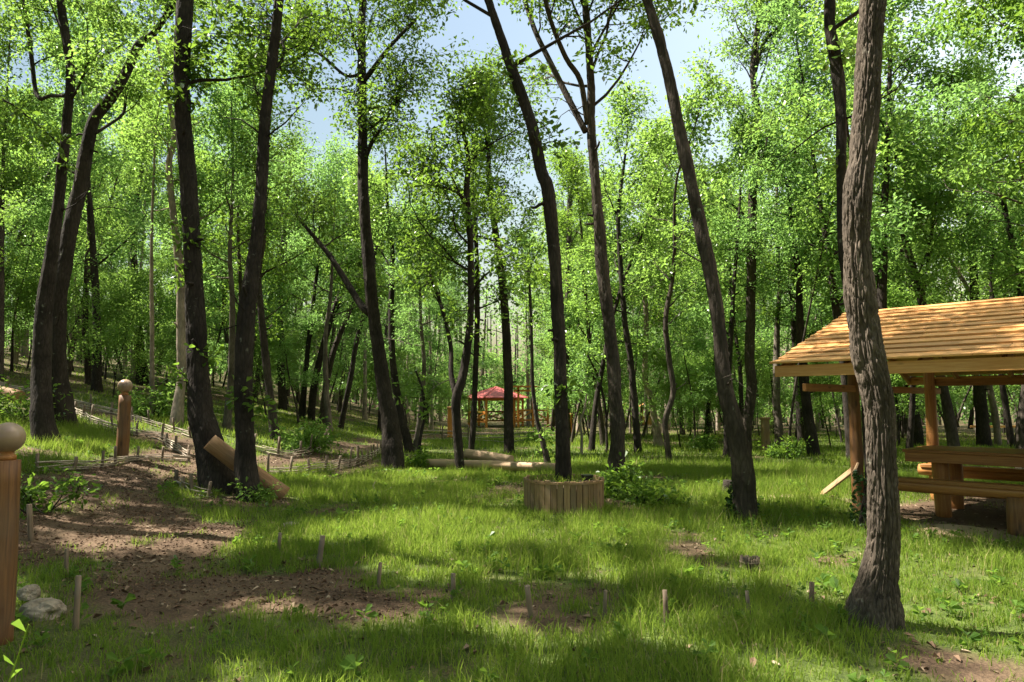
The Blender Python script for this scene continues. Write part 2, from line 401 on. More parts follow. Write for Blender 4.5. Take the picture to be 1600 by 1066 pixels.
def grassness(x, y):
    """0 bare / litter ... 1 thick grass"""
    dd = np.hypot(x, y)
    trail = np.minimum.reduce([poly_dist(x, y, t) for t in TRAILS])
    wob = (fbm(x * 1.3, y * 1.3, 4.0, 3) - 0.5) * 1.1
    g = sstep(-0.15, 0.75, trail + wob * 0.8 + 0.9 * sstep(.5, .75, fbm(x * .8 + 3, y * .8, 1.0, 2)))
    g = np.maximum(g, 0.14 * sstep(0.52, 0.66, fbm(x * 2.1 + 9, y * 2.1 - 4, 5.5, 2)))
    patch = fbm(x * 0.75 + 40, y * 0.75 - 12, 7.0, 3)
    g = g * (0.12 + 0.88 * sstep(0.23, 0.41, patch))
    fine = fbm(x * 2.6 - 11, y * 2.6 + 5, 3.0, 2)
    g = g * (0.45 + 0.55 * sstep(0.25, 0.45, fine))
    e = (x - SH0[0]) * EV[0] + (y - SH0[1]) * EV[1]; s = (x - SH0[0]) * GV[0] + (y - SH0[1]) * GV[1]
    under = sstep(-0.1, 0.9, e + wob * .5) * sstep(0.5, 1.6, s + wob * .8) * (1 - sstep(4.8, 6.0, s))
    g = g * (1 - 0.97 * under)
    g = g * (1 - 0.95 * np.exp(-(((x - 5.25) / 0.75) ** 2 + ((y - 8.35) / 0.55) ** 2) ** 2))
    g = g * (1 - 0.9 * np.exp(-(((x - 4.35) / 0.8) ** 2 + ((y - 11.3) / 0.35) ** 2) ** 2))
    # worn, drier ground by the shelter and near the viewer
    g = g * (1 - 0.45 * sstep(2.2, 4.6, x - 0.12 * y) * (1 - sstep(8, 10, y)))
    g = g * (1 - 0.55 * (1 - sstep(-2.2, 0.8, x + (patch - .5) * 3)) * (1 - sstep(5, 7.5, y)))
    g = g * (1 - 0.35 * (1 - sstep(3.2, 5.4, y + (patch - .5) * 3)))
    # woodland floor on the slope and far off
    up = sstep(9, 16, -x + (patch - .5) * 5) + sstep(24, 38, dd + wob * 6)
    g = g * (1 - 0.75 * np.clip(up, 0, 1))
    return np.clip(g, 0, 1)

def axis(a, b, n, k):
    t = np.linspace(-1, 1, n); s = np.sinh(k * t) / np.sinh(k); return np.where(s < 0, -a * s * -1, b * s)
gx = axis(700, 700, 310, 6.2); gy = axis(700, 900, 310, 6.2) + 7
X, Y = np.meshgrid(gx, gy); Z = hz(X, Y)
mb = MB(); nx, ny = len(gx), len(gy)
i = np.arange(ny - 1)[:, None] * nx; j = np.arange(nx - 1)[None]
mb.add(np.stack([X, Y, Z], -1).reshape(-1, 3), np.stack([i + j, i + j + 1, i + nx + j + 1, i + nx + j], -1).reshape(-1, 4))
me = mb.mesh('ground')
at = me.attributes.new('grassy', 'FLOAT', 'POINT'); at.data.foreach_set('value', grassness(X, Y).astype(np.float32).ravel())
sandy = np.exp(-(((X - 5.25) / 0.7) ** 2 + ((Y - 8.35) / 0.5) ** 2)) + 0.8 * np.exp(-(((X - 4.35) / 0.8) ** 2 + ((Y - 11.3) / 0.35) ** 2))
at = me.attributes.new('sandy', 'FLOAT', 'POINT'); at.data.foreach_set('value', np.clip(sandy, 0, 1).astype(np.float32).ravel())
m, n, l = new_mat('ground'); v = coords(n, l)
ga = n.new('ShaderNodeAttribute'); ga.attribute_name = 'grassy'; sa = n.new('ShaderNodeAttribute'); sa.attribute_name = 'sandy'
f1 = noise(n, l, v, 1.3, 5, 0.6); f2 = noise(n, l, v, 38, 5, 0.7); f3 = noise(n, l, v, 7, 5, 0.6)
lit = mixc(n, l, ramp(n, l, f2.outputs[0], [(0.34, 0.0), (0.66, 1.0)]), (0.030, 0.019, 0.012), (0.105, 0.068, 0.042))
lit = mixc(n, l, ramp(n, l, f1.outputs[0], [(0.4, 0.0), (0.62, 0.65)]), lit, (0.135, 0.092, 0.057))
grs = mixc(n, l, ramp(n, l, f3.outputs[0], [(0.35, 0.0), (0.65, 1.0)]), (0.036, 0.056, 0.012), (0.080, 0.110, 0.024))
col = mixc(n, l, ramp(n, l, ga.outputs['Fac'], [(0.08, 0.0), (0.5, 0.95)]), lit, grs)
col = mixc(n, l, sa.outputs['Fac'], col, mixc(n, l, f3.outputs[0], (0.44, 0.315, 0.18), (0.52, 0.40, 0.25)))
vo = n.new('ShaderNodeTexVoronoi'); vo.inputs['Scale'].default_value = 45; l.new(v, vo.inputs['Vector'])
hh = mixc(n, l, 0.5, f2.outputs[0], vo.outputs['Distance'])
finish(n, l, col, 0.95, bump(n, l, hh, 0.7, 0.03), 0.15)
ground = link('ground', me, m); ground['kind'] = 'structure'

# ------------------------------------------------------------------ grass, litter
def scatter(n, d0, d1, half=0.92, g=rng):
    d = np.sqrt(g.uniform(d0 * d0, d1 * d1, n)); a = g.uniform(-half, half, n) * 0.95
    return d * np.sin(a), d * np.cos(a)
def wrap_blades(mb, x, y, h, w, lean, az, two):
    z = hz(x, y) - 0.005; N = len(x)
    B = np.stack([x, y, z], 1); f = az + rng.uniform(-1.2, 1.2, N)
    side = np.stack([np.cos(f), np.sin(f), np.zeros(N)], 1) * (w / 2)[:, None]
    ld = np.stack([np.cos(az), np.sin(az), np.zeros(N)], 1)
    tip = B + ld * (h * lean)[:, None] + np.array([0, 0, 1.0]) * (h * np.sqrt(np.clip(1 - 0.6 * lean ** 2, .1, 1)))[:, None]
    if two:
        mid = B + ld * (h * lean * 0.3)[:, None] + np.array([0, 0, 1.0]) * (h * 0.55)[:, None]
        v = np.stack([B - side, B + side, mid + side * .75, mid - side * .75, tip], 1).reshape(-1, 3)
        b = np.arange(N)[:, None] * 5
        mb.add(v, b + np.array([[0, 1, 2, 3]]), b + np.array([[3, 2, 4]]))
    else:
        mb.add(np.stack([B - side, B + side, tip], 1).reshape(-1, 3), None, np.arange(N)[:, None] * 3 + np.array([[0, 1, 2]]))
def grass_zone(nclump, per, d0, d1, hh, ww, rad, two):
    cx, cy = scatter(nclump, d0, d1)
    gr = grassness(cx, cy); keep = rng.random(nclump) < (0.05 + 0.95 * gr) * (gr > 0.03); cx, cy, gr = cx[keep], cy[keep], gr[keep]
    tall = 0.25 + 1.5 * fbm(cx * 1.1 + 5, cy * 1.1, 9.0, 2)
    ch = hh * (0.4 + 0.6 * gr) * tall * rng.uniform(0.7, 1.25, len(cx)); ca = rng.uniform(0, 6.283, len(cx))
    x = np.repeat(cx, per) + rng.normal(size=len(cx) * per) * rad; y = np.repeat(cy, per) + rng.normal(size=len(cx) * per) * rad
    N = len(x); h = np.repeat(ch, per) * rng.uniform(0.45, 1.2, N)
    az = np.repeat(ca, per) + rng.normal(size=N) * 1.3
    wrap_blades(mbg, x, y, h, ww * rng.uniform(0.6, 1.3, N), np.abs(rng.normal(size=N)) * 0.45 + 0.1, az, two)
mbg = MB()
grass_zone(12500, 16, 2.2, 8.5, 0.135, 0.0068, 0.055, True)
grass_zone(22000, 15, 8.5, 17, 0.17, 0.011, 0.09, False)
grass_zone(23000, 10, 17, 42, 0.18, 0.026, 0.2, False)
# taller tufts with seed stalks
tx, ty = scatter(150, 3.2, 16); tg = grassness(tx, ty) > 0.35; tx, ty = tx[tg], ty[tg]; k = 34
x = np.repeat(tx, k) + rng.normal(size=len(tx) * k) * 0.05; y = np.repeat(ty, k) + rng.normal(size=len(tx) * k) * 0.05
wrap_blades(mbg, x, y, rng.uniform(0.14, 0.36, len(x)), np.full(len(x), 0.006), np.abs(rng.normal(size=len(x))) * 0.4 + .15, rng.uniform(0, 6.28, len(x)), True)
grass = mbg.build('grass', M['grass'], None, False); grass['kind'] = 'stuff'
tag(grass, 'bright green uneven grass covering the woodland clearing', 'grass')

wx, wy = scatter(1500, 2.6, 15); wk = (grassness(wx, wy) > .12) & (fbm(wx * .9 + 60, wy * .9, 2.0, 2) > .45); wx, wy = wx[wk], wy[wk]; k = 9
aa = rng.uniform(0, 6.283, len(wx) * k); sz = np.repeat(rng.uniform(.035, .085, len(wx)), k)
Wc = np.stack([np.repeat(wx, k), np.repeat(wy, k), np.repeat(hz(wx, wy), k) + rng.uniform(.01, .10, len(aa))], 1)
mb = MB(); add_leaves(mb, Wc, np.stack([np.cos(aa), np.sin(aa), rng.uniform(.1, .9, len(aa))], 1), sz, 'hex', up=.6, width=.6)
wd_ = mb.build('ground_plants', M['leaf_oak'], None, False); wd_['kind'] = 'stuff'; tag(wd_, 'small broad-leaved weeds dotted through the grass', 'weeds')

def flat_bits(name, mat, n, d0, d1, size, width, keepf, label, cat, lift=0.01, tilt=0.35):
    x, y = scatter(n, d0, d1); k = rng.random(n) < keepf(x, y); x, y = x[k], y[k]; N = len(x)
    z = hz(x, y) + lift
    a = rng.uniform(0, 6.283, N); D = np.stack([np.cos(a), np.sin(a), rng.normal(size=N) * tilt], 1)
    mb = MB(); add_leaves(mb, np.stack([x, y, z], 1), D, size, 'hex', up=0.75, width=width, fold=0.25)
    o = mb.build(name, mat, None, False); o['kind'] = 'stuff'; tag(o, label, cat)
flat_bits('fallen_leaves', M['dead_leaf'], 22000, 2.0, 20, 0.06, 0.5, lambda x, y: 0.10 + 0.5 * (1 - grassness(x, y)),
          'dry brown oak leaves scattered over the ground', 'leaf litter')
flat_bits('wood_chips', M['chips'], 80000, 2.0, 14, 0.034, 0.25,
          lambda x, y: np.where(np.minimum.reduce([poly_dist(x, y, t) for t in TRAILS]) < 0.25, 0.95, 0.03),
          'brown wood chips strewn along the path', 'wood chips', 0.006, 0.2)

# ------------------------------------------------------------------ trees
def bark_disp(amp, k, seed, root=0.0, plates=False):
    def f(th, s, r):
        kk = k * r.mean(); cx, cy = np.cos(th) * kk, np.sin(th) * kk
        wx = vnoise(cx * .8, cy * .8, s * 2.5 + seed) * 1.6
        if plates:                                       # furrowed bark broken across into plates
            w2 = (fbm(cx * .6, cy * .6, s * 5 + seed, 2) - .5) * 1.5
            a = np.abs(vnoise(cx + w2 + seed, cy - w2, s * 3.4 + seed) * 2 - 1); b = np.abs(vnoise(cx * 1.6 + seed, cy * 1.6 + w2, s * 10 + w2) * 2 - 1)
            c = np.abs(vnoise(cx * .55 - seed, cy * .55, s * 15 + w2 * 2) * 2 - 1)
            pl = np.minimum(sstep(0, .24, a), np.minimum(.3 + .7 * sstep(0, .26, b), .45 + .55 * sstep(0, .16, c)))
            d = amp * (pl + .22 * (vnoise(cx * 4, cy * 4, s * 55) - .5) + .3 * (vnoise(cx * 1.5, cy * 1.5, s * 6 + 9) - .5) - .85)
        else:
            a = np.abs(vnoise(cx + wx + seed, cy - wx, s * 3.2 + seed) * 2 - 1)
            b = np.abs(vnoise(cx * 2.1 + seed, cy * 2.1 + wx, s * 8 + seed) * 2 - 1)
            d = amp * (np.minimum(a * 2.2, 1) * 0.75 + np.minimum(b * 2, 1) * 0.35 - 0.7)
        lump = (vnoise(np.cos(th) * 1.3 + seed, np.sin(th) * 1.3, s * 1.7) - 0.5) * r * 0.26 + (vnoise(np.cos(th) * 1.1 + 9 + seed, np.sin(th) * 1.1, s * 4.5) - 0.5) * r * 0.12
        rt = root * np.exp(-s / 0.22) * r * (0.4 + 0.7 * np.cos(th * 4 + seed) * np.cos(th * 1 + 2 * seed))
        return d + lump + rt
    return f

def branch_path(p, d, L, n, g, lift=0.25, wob=0.18):
    out = [p]; d = nrm(d)
    for k in range(n):
        d = nrm(d + g.normal(size=3) * wob + np.array([0, 0, lift / n * (1 if k else .4)])); p = p + d * L / n; out.append(p)
    return np.array(out)

def grow(wood, trunk, rad, z0, g, nprim, L, nsec=5, ncl=5, elev=(20, 65), twig=True, zmax=None, clus=None, nside=5, jit=1.0):
    """limbs and twigs off a trunk line; returns the centres of the leaf whorls"""
    C = [] if clus is None else clus
    zs = trunk[:, 2]; zt = zs[-1] if zmax is None else zmax
    ta, tb = [], []
    for k in range(nprim):
        u = ((k + g.uniform(0, 1)) / nprim) ** 0.9; z = z0 + (zt - z0) * u * 0.98
        i = min(len(zs) - 2, int(np.searchsorted(zs, z))); p = trunk[i]
        az = k * 2.4 + g.normal() * 0.6; el = R(elev[0] + (elev[1] - elev[0]) * u + g.normal() * 9)
        d = np.array([math.cos(az) * math.cos(el), math.sin(az) * math.cos(el), math.sin(el)])
        l_ = L * g.uniform(0.65, 1.15) * (1 - 0.45 * u)
        P = branch_path(p, d, l_, 6, g); r0 = min(rad[i] * 0.45, 0.008 + 0.012 * l_)
        tube(wood, P, np.linspace(r0, r0 * 0.25, len(P)), nside, False)
        for s in range(nsec + 1):
            f = g.uniform(0.3, 1.0) if s < nsec else 1.0; q = P[int(f * 6)]
            dd = nrm(P[-1] - P[0]) + g.normal(size=3) * 0.75; dd[2] *= 0.7
            Q = branch_path(q, dd, l_ * g.uniform(0.28, 0.5), 4, g, 0.2, 0.25)
            tube(wood, Q, np.linspace(r0 * 0.4, r0 * 0.14, len(Q)), 4, False)
            t = g.uniform(0.25, 1.0, ncl); t[0] = 1.0
            base = np.stack([np.interp(t * 4, np.arange(5), Q[:, a]) for a in range(3)], 1)
            c = base + g.normal(size=(ncl, 3)) * np.array([0.17, 0.17, 0.10]) * (0.6 + 0.15 * L) * jit
            ta.append(base); tb.append(c); C.append(c)
    if twig and ta: many_sticks(wood, np.vstack(ta), np.vstack(tb), 0.0055, 0.0022)
    return C

def traced_tree(name, label, pts, H, z0, nprim, L, mat='bark', leaf='leaf_oak', group=None, n=28, step=0.09, seed=1, amp=0.012, k=60,
                ncl=9, nsec=4, m=14, size=0.110, spread=0.22, shape='kite', limbs=(), sprouts=(), root=0.22, drift=0.5, cat='tree',
                elev=(34, 68), depth=None, flare=0.06):
    """a tree whose trunk follows pts = (column, row, width) at the distance where its foot meets the ground"""
    g = np.random.default_rng(seed)
    b = gnd(pts[0][0], pts[0][1]) if depth is None else atd(pts[0][0], pts[0][1], depth)
    if depth is not None: b[2] = float(hz(b[0], b[1]))
    Y0 = b[1]; W = [(b[0], b[1], b[2] - 0.12, pts[0][2] / 2 * Y0 / FPX)]
    a1, a2 = g.uniform(-drift, drift), g.uniform(-.3, .3)
    for (px, py, w) in pts[1:]:
        q = atd(px, py, Y0); hgt = q[2] - b[2]
        q = atd(px, py, Y0 + a1 * hgt / 8 + a2 * math.sin(hgt * 0.7) * 0.5)
        W.append((q[0], q[1], q[2], w / 2 * q[1] / FPX))
    W = np.array(W); top = W[-1]; d = nrm(W[-1, :3] - W[-2, :3]); zend = b[2] + H
    while W[-1, 2] < zend - 0.4:
        d = nrm(d * 0.8 + np.array([0, 0, 0.25]) + g.normal(size=3) * 0.10); q = W[-1, :3] + d * 0.9
        W = np.vstack([W, [*q, 0]])
    for i in range(len(pts), len(W)):
        f = (W[i, 2] - top[2]) / max(0.1, zend - top[2]); W[i, 3] = max(0.015, top[3] * (1 - 0.85 * min(1, f)))
    hs = W[:, 2] - b[2]; W[:, 3] *= 1 + flare * np.exp(-np.maximum(hs, 0) / 0.16)
    T = smooth_path(W, step); T[:, 3] = np.maximum(T[:, 3], 0.01)
    if n > 100: T = T[(T[:, 2] < 5.3) | (np.arange(len(T)) % 7 == 0)]
    t = empty(name, b, label, cat, group)
    wood = MB(); tube(wood, T[:, :3], T[:, 3], n, True, bark_disp(amp, k, seed * 3.7, root, n > 100))
    C = []
    for lim in limbs:                                    # limbs seen in the photograph
        lp = [list(atd(px, py, np.interp(atd(px, py, Y0)[2], T[:, 2], T[:, 1]) + off)) + [w / 2 * Y0 / FPX] for (px, py, w, off) in lim]
        LP = smooth_path(np.array(lp), 0.15); tube(wood, LP[:, :3], LP[:, 3], 8, True)
        if len(lim) > 2: grow(wood, LP[:, :3], LP[:, 3], LP[len(LP) // 2, 2], g, 5, L * 0.55, 3, max(4, ncl - 4), elev, clus=C, jit=2.3, zmax=max(LP[-1, 2], LP[len(LP) // 2, 2] + .3))
    for q_ in range(int(g.integers(4, 9)) if H > 5 and n < 100 else 0):
        zz_ = b[2] + g.uniform(1.6, max(2.4, z0 + 1)); i_ = min(len(T) - 2, int(np.searchsorted(T[:, 2], zz_))); a_ = g.uniform(0, 6.28); l_ = g.uniform(.08, .25) if g.random() < .5 else g.uniform(.4, 1.1)
        P_ = branch_path(T[i_, :3], np.array([math.cos(a_), math.sin(a_), g.uniform(-.1, .7)]), l_ + T[i_, 3], 5, g, .1, .28); r_ = min(T[i_, 3] * .35, .008 + .02 * (l_ < .3) + .008 * l_)
        tube(wood, P_, np.linspace(r_, r_ * (.75 if l_ < .3 else .25), 6), 6, True)
        if l_ > .4:
            for u_ in (3, 4): many_sticks(wood, P_[u_:u_ + 1], P_[u_:u_ + 1] + nrm(g.normal(size=(1, 3)) + np.array([[0, 0, .3]])) * l_ * .4, r_ * .4, r_ * .15, 4)
    if nprim: grow(wood, T[:, :3], T[:, 3], b[2] + z0, g, nprim, L, nsec, ncl, elev, clus=C, jit=1.45)
    sp = MB()
    if sprouts:
        A, B = [], []
        for (px, py, rp, cnt) in sprouts:               # leafy shoots straight off the trunk
            z = atd(px, py, Y0)[2]; yy = np.interp(z, T[:, 2], T[:, 1]); q = atd(px, py, yy); rr = rp * Y0 / FPX
            c = q + g.normal(size=(cnt, 3)) * np.array([rr, rr * .8, rr]) * 0.6; B.append(c)
            tr = np.stack([np.interp(c[:, 2] - .05, T[:, 2], T[:, a]) for a in range(3)], 1); A.append(tr)
        leaf_clusters(sp, np.vstack(B), 10, 0.12, 0.14, 'hex', g)
        many_sticks(wood, np.vstack(A), np.vstack(B), 0.006, 0.003)
    wood.build('trunk', M[mat], t, True, b)
    lv = MB()
    if C: leaf_clusters(lv, np.vstack(C), m, size, spread, shape, g)
    if lv.n: lv.build('crown', M[leaf], t, False, b)
    if sp.n: sp.build('foliage', M[leaf], t, False, b)
    return t

def ivy(tree, px, py, h, spread, cnt, seed):
    g = np.random.default_rng(seed); b = gnd(px, py)
    a = g.uniform(0, 6.283, cnt); zz = g.random(cnt) ** 1.6 * h; rr = spread * (1 - 0.6 * zz / h) * g.uniform(.85, 1.15, cnt)
    C = b + np.stack([np.cos(a) * rr, np.sin(a) * rr, zz], 1)
    D = np.stack([np.cos(a), np.sin(a), g.normal(size=cnt) * .5 - .4], 1) + g.normal(size=(cnt, 3)) * .4
    mb = MB(); add_leaves(mb, C, D, 0.055, 'hex', g, up=0.3, width=0.9); mb.build('ivy', M['leaf_ivy'], tree, False, b)

# --- the big trees of the clearing
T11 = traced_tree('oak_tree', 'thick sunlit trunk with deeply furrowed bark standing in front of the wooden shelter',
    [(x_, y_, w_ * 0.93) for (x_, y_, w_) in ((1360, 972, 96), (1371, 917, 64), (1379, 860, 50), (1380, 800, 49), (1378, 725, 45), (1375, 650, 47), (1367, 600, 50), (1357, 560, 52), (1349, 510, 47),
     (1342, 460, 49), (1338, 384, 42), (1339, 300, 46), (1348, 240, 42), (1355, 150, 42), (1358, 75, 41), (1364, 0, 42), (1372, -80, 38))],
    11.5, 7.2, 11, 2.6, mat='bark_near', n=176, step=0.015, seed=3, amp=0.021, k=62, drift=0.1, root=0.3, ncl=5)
T2 = traced_tree('oak_tree', 'dark thick leafy-shooted oak left of the leaning log, sharing a foot with its slimmer neighbour',
    [(346, 768, 54), (330, 705, 44), (314, 645, 37), (309, 582, 31), (303, 440, 27), (295, 300, 25), (284, 140, 24), (289, 0, 24), (292, -60, 22)],
    14, 6.4, 8, 3.0, n=44, step=0.05, seed=5, drift=0.4, amp=0.02,
    sprouts=[(300, 90, 42, 22), (285, 150, 30, 12), (296, 372, 22, 9), (290, 430, 16, 8), (318, 552, 14, 6), (276, 590, 14, 5), (330, 60, 30, 12), (300, 110, 20, 10)])
T3 = traced_tree('oak_tree', 'slimmer dark oak that holds the leaning log against its bigger twin trunk',
    [(390, 781, 36), (383, 700, 29), (380, 598, 27), (386, 497, 26), (396, 413, 22), (408, 300, 18), (413, 200, 17), (425, 100, 16), (436, 0, 15), (445, -60, 14)],
    13.5, 5.6, 8, 2.8, n=40, step=0.05, seed=9, drift=0.3, amp=0.018,
    sprouts=[(375, 45, 45, 26), (400, 110, 30, 14), (382, 350, 16, 6), (375, 615, 16, 5), (404, 640, 12, 4)])
T4 = traced_tree('oak_tree', 'straight dark oak by the end of the woven fence, long limb rising left',
    [(616, 732, 32), (610, 665, 28), (600, 610, 23), (593, 560, 21), (584, 497, 20), (576, 413, 19), (568, 300, 17), (566, 150, 14), (565, 50, 12), (567, 0, 12), (570, -60, 11)],
    13.5, 7.8, 9, 2.7, n=36, step=0.06, seed=13, amp=0.018,
    limbs=[[(578, 490, 13, 0), (563, 475, 12, .3), (536, 432, 11, .8), (513, 397, 9, 1.2), (484, 362, 7, 1.6), (462, 335, 5, 2.)],
           [(566, 262, 8, 0), (580, 225, 7, -.1), (594, 203, 5, -.2)], [(567, 170, 6, 0), (604, 166, 4, .1), (630, 157, 3, .2)],
           [(566, 130, 9, 0), (585, 105, 8, -.2), (612, 70, 6, -.4), (650, 30, 5, -.6)], [(566, 115, 6, 0), (540, 118, 5, .3), (500, 85, 5, .6), (470, 70, 4, .8)]])
T5 = traced_tree('oak_tree', 'small forked oak with a low dark crown standing before the red-roofed gazebo',
    [(720, 738, 13), (714, 660, 14), (713, 622, 15), (724, 582, 13), (735, 497, 11), (735, 384, 10), (729, 300, 9), (732, 253, 8), (724, 208, 6), (716, 170, 4)],
    7.8, 3.8, 10, 2.7, n=24, seed=17, ncl=8, m=13, size=0.118,
    limbs=[[(713, 622, 9, 0), (705, 585, 8, .2), (704, 540, 7, .4), (690, 480, 6, .6), (672, 430, 5, .8)], [(734, 320, 6, 0), (712, 300, 5, -.3), (680, 290, 4, -.6), (640, 292, 3, -.8)]])
T7 = traced_tree('oak_tree', 'slim dark oak between the gazebo roof and the planter tree',
    [(796, 712, 16), (794, 650, 15), (794, 598, 14), (788, 470, 13), (777, 384, 11), (769, 328, 9), (764, 280, 8)], 10.5, 5.2, 12, 2.3, n=24, seed=19, ncl=9)
T8 = traced_tree('oak_tree', 'curving dark oak growing out of the round wooden planter',
    [(883, 796, 28), (881, 757, 25), (879, 690, 23), (876, 600, 20), (872, 497, 19), (867, 413, 19), (857, 300, 20), (847, 270, 18), (832, 200, 18), (816, 150, 18), (797, 100, 15),
     (777, 42, 14), (763, 0, 13), (745, -50, 12)], 12, 6.4, 15, 3.1, n=36, step=0.05, seed=23, amp=0.016, drift=0.2, depth=None,
    sprouts=[(880, 612, 16, 6), (868, 210, 26, 8), (800, 120, 30, 10)])
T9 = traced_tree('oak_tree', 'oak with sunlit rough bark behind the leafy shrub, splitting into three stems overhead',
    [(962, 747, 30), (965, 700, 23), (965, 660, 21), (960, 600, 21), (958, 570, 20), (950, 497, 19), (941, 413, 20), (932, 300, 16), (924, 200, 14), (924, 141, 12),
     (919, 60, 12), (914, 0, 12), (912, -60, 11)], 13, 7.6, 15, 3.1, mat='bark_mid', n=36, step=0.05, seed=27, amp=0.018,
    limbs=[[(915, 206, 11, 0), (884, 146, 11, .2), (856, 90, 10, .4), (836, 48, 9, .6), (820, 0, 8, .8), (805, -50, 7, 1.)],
           [(918, 195, 9, 0), (907, 127, 9, -.2), (884, 90, 8, -.4), (859, 28, 7, -.6), (845, -30, 6, -.8)]])
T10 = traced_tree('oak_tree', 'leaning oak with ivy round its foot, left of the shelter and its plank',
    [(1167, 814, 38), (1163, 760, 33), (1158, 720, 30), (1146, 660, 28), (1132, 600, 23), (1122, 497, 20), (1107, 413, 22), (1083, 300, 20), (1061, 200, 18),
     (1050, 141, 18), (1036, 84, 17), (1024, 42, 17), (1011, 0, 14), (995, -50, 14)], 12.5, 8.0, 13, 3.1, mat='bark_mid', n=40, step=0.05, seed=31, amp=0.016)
ivy(T10, 1160, 812, 0.55, 0.2, 420, 3)
T10b = traced_tree('oak_tree', 'straight slender oak right behind the leaning ivy-footed trunk',
    [(1166, 712, 17), (1166, 672, 16), (1174, 610, 15), (1171, 560, 15), (1173, 497, 14), (1174, 413, 14), (1176, 300, 13), (1182, 250, 11), (1186, 197, 10), (1177, 127, 10), (1180, 70, 9), (1191, 0, 8)],
    14, 6.0, 18, 2.6, mat='bark_mid', leaf='leaf_bright', n=24, seed=33, ncl=9,
    limbs=[[(1176, 128, 7, 0), (1192, 70, 6, -.2), (1215, 45, 5, -.4), (1245, 20, 4, -.6)]])
T12 = traced_tree('oak_tree', 'grey ivy-clad trunk just behind the thick furrowed one, beside the shelter post',
    [(1348, 826, 22), (1358, 760, 15), (1357, 700, 14), (1350, 590, 14), (1336, 500, 14), (1318, 400, 15), (1315, 282, 15), (1314, 169, 18), (1305, 90, 18), (1297, 42, 17), (1297, 0, 17), (1296, -50, 16)],
    12.5, 6.2, 12, 2.6, n=32, step=0.06, seed=37, leaf='leaf_bright', sprouts=[(1322, 85, 26, 7), (1312, 250, 14, 4)])
ivy(T12, 1350, 826, 0.7, 0.11, 260, 4)
TA1 = traced_tree('oak_tree', 'dark forked oak at the far left on the grassy bank, in front of its twin',
    [(73, 692, 38), (66, 640, 30), (64, 580, 27), (68, 500, 24), (74, 440, 22), (90, 330, 17), (103, 200, 14), (110, 113, 13), (98, 28, 12), (90, -40, 11)],
    13, 5.8, 7, 2.6, n=32, step=0.06, seed=41, leaf='leaf_bright', limbs=[[(106, 150, 7, 0), (78, 150, 6, .4), (58, 150, 7, .6), (48, 80, 7, .7), (36, 0, 6, .8)], [(108, 110, 6, 0), (125, 105, 5, .3), (160, 88, 4, .6), (200, 65, 3, .8)]])
TA2 = traced_tree('oak_tree', 'crooked oak leaning right over the bank, its broken-looking bent top reaching the leafy oak',
    [(98, 664, 38), (90, 590, 30), (89, 520, 27), (93, 450, 25), (112, 345, 22), (127, 281, 20), (146, 191, 18), (175, 152, 16), (197, 113, 14), (217, 70, 12), (238, 54, 11), (262, 20, 9)],
    11, 8.5, 8, 2.0, n=32, step=0.06, seed=43, leaf='leaf_bright', limbs=[[(146, 210, 6, 0), (170, 195, 5, .3), (192, 178, 5, .5), (197, 150, 4, .7)]])
TB = traced_tree('oak_tree', 'pale slim trunk close behind the dark oak with the leaning log',
    [(275, 664, 20), (280, 620, 15), (283, 582, 14), (282, 435, 13), (272, 342, 11), (266, 290, 10), (264, 253, 9), (272, 215, 8)], 11.5, 5.0, 9, 2.4, mat='bark_pale', leaf='leaf_bright', n=24, seed=47)
